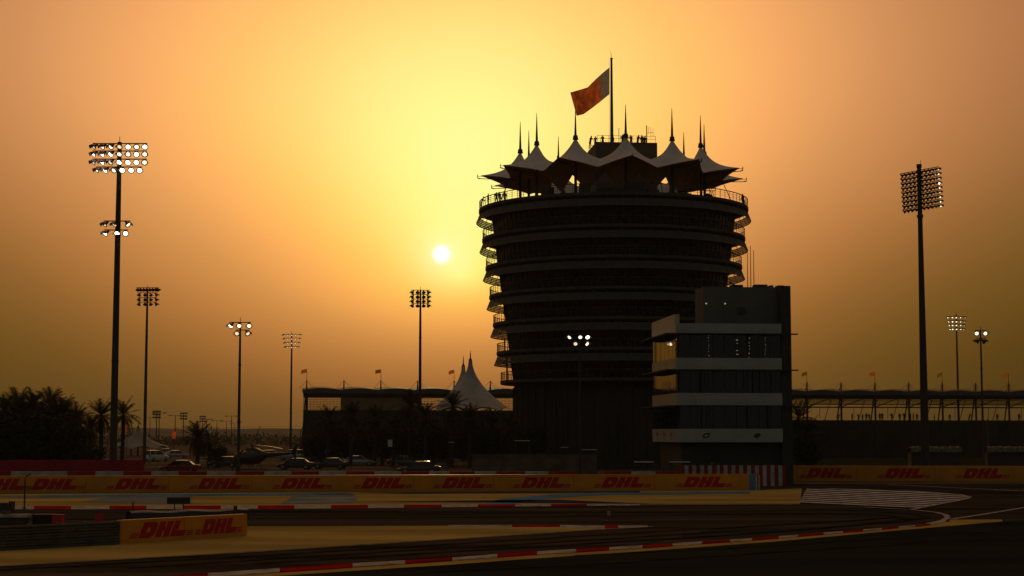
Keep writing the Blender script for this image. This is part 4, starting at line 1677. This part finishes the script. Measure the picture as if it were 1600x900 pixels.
# ------------------------------------------------------------------ near guard rail and marshals' post
r0, r1 = gp(-60, 865), gp(188, 851.5)
dd = r1 - r0
gr = thing('guard_rail', 'four beam steel guard rail left of the near yellow board', 'guard rail', (r0.x, r0.y, 0), math.atan2(dd.y, dd.x))
Lr = dd.length
for k in range(4):
    z = .02 + k * .232
    prof = [(0, .0), (-.05, .03), (-.05, .08), (.0, .115), (-.05, .15), (-.05, .20), (0, .23), (.01, .23), (.01, 0)]
    mb = MB()
    vs = [(x, y, z + h) for x in (0, Lr - .05) for y, h in prof]
    m_ = len(prof)
    mb.add(vs, [(i, (i + 1) % m_, m_ + (i + 1) % m_, m_ + i) for i in range(m_)] + [tuple(range(m_))[::-1], tuple(range(m_, 2 * m_))])
    mb.build('beam', 'galvanised', gr)
for k in range(6):
    mb = MB()
    mb.box((.3 + k * (Lr - .6) / 5, .1, .48), (.12, .16, 1.0))
    mb.build('post', 'galvanised', gr)
# tyre wall under a dark blue cover behind the board
t0, t1 = gp(205, 834), gp(388, 828)
dt_ = t1 - t0
tw = thing('tyre_wall', 'low tyre wall with dark blue cover behind the near board', 'tyre wall', (t0.x, t0.y, 0), math.atan2(dt_.y, dt_.x))
Lt = dt_.length
mb = MB()
mb.lathe([(.2, .0), (.31, .02), (.34, .11), (.31, .2), (.2, .22)], 14)
tyre_me = mb.mesh('tyre', 'rubber', True)
nt_ = int(Lt / .7)
for k in range(nt_):
    for j in range(4):
        link('tyre', tyre_me, tw, (.35 + k * .7, .35, j * .225))
mb = MB()
rows = []
for i in range(13):
    x = Lt * i / 12
    sag = .03 * math.sin(i * 1.3)
    rows.append([(x, -.03, .45), (x, -.03, .90 + sag), (x, .35, .98 + sag), (x, .74, .90 + sag), (x, .74, .45)])
mb.grid(rows)
mb.build('cover', 'tarp_blue', tw, True)


def sign(label, x0, y0, x1, y1, Y, m, legs):
    a, b = P(x0, y1, Y), P(x1, y0, Y)
    o = thing('signboard', label, 'sign', ((a.x + b.x) / 2, Y, 0))
    w, z0, z1 = b.x - a.x, a.z, b.z
    mb = MB()
    mb.span((-w / 2, -.03, z0), (w / 2, .03, z1))
    mb.build('board', m, o)
    for lx in legs:
        mb = MB()
        mb.tube((lx * w, .06, 0), (lx * w, .06, z0 + .1), .03, n=6)
        mb.build('leg', 'steel_dark', o)
    return o


sign('dark rectangular board on two legs behind the near yellow board', 261, 777, 297, 787.5, 84, 'steel_dark', (-.18, .2))
sign('upright red marker board behind the guard rail', 149, 803, 161, 817, 78, 'bin_red', (-.3, .3))


def post(label, px, ytop, Y, r, m='steel_dark', bend=0):
    t = P(px, ytop, Y)
    mb = MB()
    pts = [(0, 0, 0), (0, 0, t.z * .8), (bend * .2, 0, t.z * .93), (bend, 0, t.z)] if bend else [(0, 0, 0), (0, 0, t.z * .5), (0, 0, t.z)]
    o = thing('post', label, 'post', (t.x, Y, 0))
    mb.path(pts, r, 7)
    mb.build('shaft', m, o, True)
    mb = MB()
    mb.tube((0, 0, 0), (0, 0, .12), r * 2.6, r * 2.2, 8)
    mb.build('foot', m, o)
    return o


post('thin dark post with crooked top standing in the run-off at left', 39.5, 740, 98, .045, bend=.35)
post('thin dark post behind the left end of the near yellow board', 208, 784, 78, .04)
post('stubby dark post behind the right end of the near board', 368, 790, 76, .09)
# marshals' bay at the left edge
q = gp(4, 838)
bay = thing('marshal_post', "marshals' bay with pale counter behind the guard rail at the left edge", 'booth', (q.x, q.y + 1.0, 0))
mb = MB()
mb.span((-3, 0, .76), (.75, .9, .88))
mb.build('counter', 'white_paint', bay)
mb = MB()
mb.span((-3, .1, 0), (.6, .8, .758))
mb.build('base', 'steel_dark', bay)
mb = MB()
mb.span((-.35, .9, 0), (-.15, 1.2, 1.42))
mb.span((-3, .95, 1.0), (-.37, 1.15, 1.35))
mb.build('frame', 'steel_dark', bay)
mb = MB()
mb.span((-.45, .25, .883), (-.15, .6, 1.03))
mb.build('box', 'steel_grey', bay)
q = gp(80, 836)
bn = thing('fire_box', 'small red box beside a dark case behind the guard rail', 'box', (q.x, q.y + .8, 0))
mb = MB()
mb.span((-.25, 0, .0), (.25, .4, .80))
mb.build('box', 'bin_red', bn)
mb = MB()
mb.span((-.27, -.02, .80), (.27, .42, .85))
mb.build('lid', 'bin_red', bn)
q = gp(58, 836)
cs = thing('equipment_case', 'flat dark case beside the small red box behind the guard rail', 'case', (q.x, q.y + .8, 0))
mb = MB()
mb.span((-.45, 0, 0), (.4, .5, .80))
mb.build('case', 'rubber', cs)
mb = MB()
mb.span((-.47, -.02, .80), (.42, .52, .86))
mb.build('lid', 'steel_dark', cs)
# small bollard in the middle of the track
q = gp(951.5, 815)
bo = thing('track_bollard', 'small red and white bollard standing on the dark track', 'bollard', (q.x, q.y, 0))
mb = MB()
mb.lathe([(.16, .02), (.16, .06), (.07, .07), (.06, .72), (.0, .74)], 12)
mb.build('body', 'bin_red', bo, True)
mb = MB()
mb.lathe([(.066, .30), (.075, .32), (.075, .52), (.066, .54)], 12)
mb.build('band', 'white_paint', bo, True)

# ------------------------------------------------------------------ things at the tower's foot
w0, w1 = (738 - 800) * 176 / FPX, (932 - 800) * 176 / FPX
gw = thing('garden_wall', 'low brown wall at the foot of the round tower', 'wall', (w0, 176, 0))
for k in range(6):
    a = (w1 - w0) * k / 6
    mb = MB()
    mb.span((a + .01, 0, 0), (a + (w1 - w0) / 6 - .01, .3, 2.15))
    mb.build('panel', 'stone_wall', gw)
mb = MB()
mb.span((-.1, -.06, 2.15), (w1 - w0 + .1, .36, 2.25))
mb.build('coping', 'stone_wall', gw)
for i, (px, y, hw, Y) in enumerate(((1006, 721, 15, 140), (1062, 721, 15, 143), (921, 702, 12, 186), (882, 698.5, 6, 192), (705, 690.5, 4, 210), (816, 688, 12, 196))):
    t = P(px, y, Y)
    s = hw * Y / FPX
    o = thing('shelter', ['flat roofed shelter directly left of the striped wall end', 'flat roofed shelter above the start of the striped wall', 'flat roofed shelter below the lit mast by the tower', 'tiny flat roofed shelter left of the lit mast by the tower', 'tiny flat roofed kiosk among the trees left of the tower', 'flat roofed shelter behind the low brown wall'][i], 'shelter', (t.x, Y, 0), R(random.uniform(-4, 4)), 'small shelters by the tower')
    mb = MB()
    mb.span((-s, -s * .7, t.z - .08), (s, s * .7, t.z))
    mb.build('roof', 'shelter_white', o)
    for sx in (-1, 1):
        for sy in (-1, 1):
            mb = MB()
            mb.tube((sx * s * .88, sy * s * .58, 0), (sx * s * .88, sy * s * .58, t.z - .07), .04, n=6)
            mb.build('post', 'steel_dark', o)
for i, (x0, x1) in enumerate(((1420, 1499), (1538, 1622))):
    Y = 225
    X0, X1 = (x0 - 800) * Y / FPX, (x1 - 800) * Y / FPX
    o = thing('thatched_shed', ['low dark shed with ragged pale roof edge below the huge right mast', 'low dark shed with ragged pale roof edge cut by the right picture edge'][i], 'shed', (X0, Y, 0))
    w = X1 - X0
    zt = P(x0, 705, Y).z
    mb = MB()
    mb.span((.2, .4, 0), (w - .2, 2.6, zt - .05))
    mb.build('wall', 'render_dark', o)
    mb = MB()
    n = 56
    top = [(w * k / n, 0, zt + .42 + random.uniform(-.12, .22)) for k in range(n + 1)]
    rows = [[(x, -.05, zt - .12) for x, _, _ in top], [(x, -.02, z) for x, _, z in top], [(x, 1.2, z + .1) for x, _, z in top], [(x, 2.9, zt - .1) for x, _, _ in top]]
    mb.grid(rows)
    mb.build('roof', 'roof_thatch', o)
    for px_ in (.15, w - .15):
        mb = MB()
        mb.tube((px_, .05, 0), (px_, .05, zt), .07, n=6)
        mb.build('post', 'steel_dark', o)
post('pale thin post between the two thatched sheds at right', 1543, 655, 235, .12, 'galvanised')
sign('small pale notice board among the dark trees', 606, 687, 613, 698, 215, 'shelter_white', (0,))
# perimeter fence with crooked post tops
pf = thing('perimeter_fence', 'hazy perimeter fence with crooked post tops left of the grandstand', 'fence', (0, 0, 0))
wires = []
for k, (px, y) in enumerate(((206, 668), (272, 668), (337, 668), (403, 666), (470, 665))):
    t = P(px, y, 330)
    mb = MB()
    mb.path([(t.x, 330, 0), (t.x, 330, t.z - .9), (t.x + .5, 330, t.z)], .09, 6)
    mb.build('post', 'steel_dark', pf)
    wires.append(t)
mb = MB()
for dz in (.1, .9, 1.7, 2.5):
    for a, b in zip(wires, wires[1:]):
        mb.tube((a.x, 330, a.z - dz), (b.x, 330, b.z - dz), .02, n=4)
mb.build('wire', 'steel_dark', pf)
# pennants in the car park
for i, (px, y, Y, m, lb) in enumerate(((199, 657, 240, 'flag_red', 'red pennant flag right of the tallest left mast'), (268, 672, 300, 'flag_red', 'small red flag left of the short bushy palm'), (331, 664, 240, 'flag_white', 'pale feather flag above the short bushy palm'))):
    t = P(px, y, Y)
    o = thing('pennant', lb, 'flag', (t.x, Y, 0))
    mb = MB()
    mb.tube((0, 0, 0), (0, 0, t.z), .05, .03, 6)
    mb.build('pole', 'steel_grey', o)
    mb = MB()
    hgt = (1.5, 1.3, 2.4)[i]
    wd = (-.6, .9, -.5)[i]
    rows = [[(wd * (u / 5) * (1 - .25 * v / 6), .1 * math.sin(u * 1.3 + v * .4), t.z - .08 - hgt * v / 6 - .25 * u / 5) for u in range(6)] for v in range(7)]
    mb.grid(rows)
    mb.build('cloth', m, o, True)

# ------------------------------------------------------------------ people
def body_mesh(name, joints, links, cloth):
    """one continuous skinned figure; joints: name -> (x, y, z, radius)"""
    names = list(joints)
    me = bpy.data.meshes.new(name)
    me.from_pydata([joints[n][:3] for n in names], [(names.index(a), names.index(b)) for a, b in links], [])
    ob = bpy.data.objects.new(name, me)
    COL.objects.link(ob)
    ob.modifiers.new('skin', 'SKIN').use_smooth_shade = True
    sub = ob.modifiers.new('sub', 'SUBSURF')
    sub.levels = sub.render_levels = 1
    for n, sv in zip(names, me.skin_vertices[0].data):
        r = joints[n][3]
        sv.radius = (r, r * (.72 if n in ('pelvis', 'chest', 'waist') else 1))
        sv.use_root = n == 'pelvis'
    dg = bpy.context.evaluated_depsgraph_get()
    out = bpy.data.meshes.new_from_object(ob.evaluated_get(dg))
    bpy.data.objects.remove(ob)
    out.name = name
    out.materials.clear()
    out.materials.append(MATS[cloth])
    out.materials.append(MATS['skin'])
    hz = joints['head'][2] - .14
    hands = [Vector(joints[n][:3]) for n in joints if n.startswith('hand')]
    for p in out.polygons:
        c = p.center
        if c.z > hz or any((c - h).length < .1 for h in hands):
            p.material_index = 1
    return out


LK = [('pelvis', 'waist'), ('waist', 'chest'), ('chest', 'neck'), ('neck', 'head'), ('head', 'crown')]
for s in 'lr':
    LK += [('chest', 'sho' + s), ('sho' + s, 'elb' + s), ('elb' + s, 'wri' + s), ('wri' + s, 'hand' + s), ('pelvis', 'hip' + s), ('hip' + s, 'kne' + s), ('kne' + s, 'ank' + s), ('ank' + s, 'toe' + s)]


def figure(lean, arms, cloth, name):
    """faces -y (the camera); lean in metres forward, arms: elbow and hand positions for the right side"""
    j = {'pelvis': (0, 0, .95, .15), 'waist': (0, -lean * .35, 1.12, .14), 'chest': (0, -lean * .75, 1.36, .17),
         'neck': (0, -lean * .95, 1.50, .06), 'head': (0, -lean * 1.1 - .02, 1.62, .105), 'crown': (0, -lean * 1.1, 1.74, .07)}
    for s, k in (('l', -1), ('r', 1)):
        (ex, ey, ez), (hx, hy, hz) = arms[0 if s == 'l' else 1]
        j['sho' + s] = (k * .19, -lean * .8, 1.42, .065)
        j['elb' + s] = (k * ex, -lean * .8 - ey, ez, .048)
        j['wri' + s] = (k * (ex * .25 + hx * .75), -lean * .8 - (ey * .25 + hy * .75), ez * .25 + hz * .75, .036)
        j['hand' + s] = (k * hx, -lean * .8 - hy, hz, .042)
        j['hip' + s] = (k * .10, .01, .86, .095)
        j['kne' + s] = (k * .12, -.03, .48, .065)
        j['ank' + s] = (k * .13, .02, .09, .045)
        j['toe' + s] = (k * .15, -.16, .04, .04)
    return body_mesh(name, j, LK, cloth)


down = ((.27, .0, 1.14), (.28, .06, .88))
raised = ((.25, .16, 1.22), (.08, .24, 1.52))
onrail = ((.28, .10, 1.18), (.20, .36, 1.08))
FIG = {'stand': figure(.02, (down, down), 'cloth_dark', 'person'), 'lean': figure(.26, (onrail, onrail), 'cloth_dark', 'person'),
       'photo': figure(.04, (raised, raised), 'cloth_dark', 'person'), 'red': figure(.05, (down, onrail), 'cloth_red', 'person'),
       'white': figure(.03, (down, raised), 'cloth_white', 'person')}


def person(label, loc, pose, rz=0, s=1.0, group=None):
    o = link('person', FIG[pose], None, loc, (0, 0, rz), s)
    return tag(o, label, 'person', group)


GB = 'people on top of the roof block'
for i, (px, pose, rz) in enumerate(((924, 'lean', 40), (932.5, 'photo', 20), (944, 'photo', -30), (960, 'stand', 60), (975, 'lean', 0), (988.5, 'photo', -20), (999, 'lean', 30), (1006, 'stand', -40), (1010.5, 'lean', 15))):
    q = on_block(px) + Vector((TX, TY, 0))
    q.z = BT - .47
    q.y += random.uniform(.2, 1.4)
    person('dark clothed person on the tower roof block, %s from the left' % ORD[i], q, pose, R(rz), .98, GB)
    # they stand on the block's top


def on_ring(px, r, level_z, front=True):
    s = max(-.995, min(.995, ((px - 959) * TY / FPX) / r))
    a = math.asin(s)
    return Vector((TX + r * math.sin(a), TY - (1 if front else -1) * r * math.cos(a), level_z))


for lb, px, r, z, pose, rz in (
        ('lone dark figure leaning on the left end of a lower tower balcony', 788.5, 14.95, ZD[5] + DECK, 'stand', 80),
        ('dark figure standing at the left rail of the tower roof deck', 763, 17.3, DZ, 'stand', 70),
        ('dark figure bending at the far left rail of the tower roof deck', 749.5, 17.75, DZ, 'lean', 90),
        ('dark clothed person in the group under the tent at left, nearest the rail', 776, 16.6, DZ, 'stand', 10),
        ('dark clothed person in the group under the tent at left, second from the rail', 782, 16.2, DZ, 'lean', -30),
        ('dark clothed person in the group under the tent at left, farthest from the rail', 789, 15.8, DZ, 'stand', 40),
        ('dark figure at the right rail of the tower roof deck, left of a pair', 1157, 17.4, DZ, 'stand', -60),
        ('dark figure at the right rail of the tower roof deck, right of a pair', 1161, 17.5, DZ, 'lean', -80)):
    person(lb, on_ring(px, r, z), pose, R(rz))
for i, (px, pose) in enumerate(((1308, 'stand'), (1313, 'photo'), (1330, 'stand'), (1340, 'photo'), (1346, 'stand'), (1352, 'stand'), (1357, 'lean'), (1373, 'stand'), (1377, 'photo'), (1392, 'lean'), (1404, 'stand'), (1411, 'photo'), (1421, 'stand'), (1425, 'stand'), (1431, 'lean'), (1458, 'stand'), (1482, 'stand'), (1512, 'lean'), (1556, 'stand'), (1590, 'stand'))):
    k = (px - 800) / FPX
    # a spot on the top tier of the grandstand below this photo column
    o2 = GM @ Vector((0, 3.6, 0))
    d2 = Vector((math.cos(GA), math.sin(GA)))
    t = (k * o2.y - o2.x) / (d2.x - k * d2.y)
    person('dark spectator on the right grandstand terrace, %s from the left' % ORD[i], (o2.x + d2.x * t, o2.y + d2.y * t, 6.6), pose, R(random.uniform(-80, 80)), random.uniform(.92, 1.05), 'spectators on the right grandstand')
person('person in red overalls behind the red and white striped wall', ((1110 - 800) * 142.3 / FPX, 142.3, 0), 'red', R(20), 1.15)
person('person in pale shirt behind the dark end of the striped wall', ((1150 - 800) * 142.5 / FPX, 142.5, 0), 'white', R(-20))

# ------------------------------------------------------------------ evening dust in the air
mb = MB()
mb.span((-2700, -120, -1.0), (2700, 4100, 62))
hz = mb.build('haze', 'soil')
hz['kind'] = 'stuff'
hz['label'] = 'thin evening dust hanging over the circuit'
hm = bpy.data.materials.new('haze')
hm.use_nodes = True
hm.node_tree.nodes.clear()
ho = hm.node_tree.nodes.new('ShaderNodeOutputMaterial')
pv = hm.node_tree.nodes.new('ShaderNodeVolumePrincipled')
pv.inputs['Color'].default_value = (.9, .80, .60, 1)
pv.inputs['Density'].default_value = 0.00012
pv.inputs['Anisotropy'].default_value = 0.0
hm.node_tree.links.new(pv.outputs[0], ho.inputs['Volume'])
hz.data.materials.clear()
hz.data.materials.append(hm)
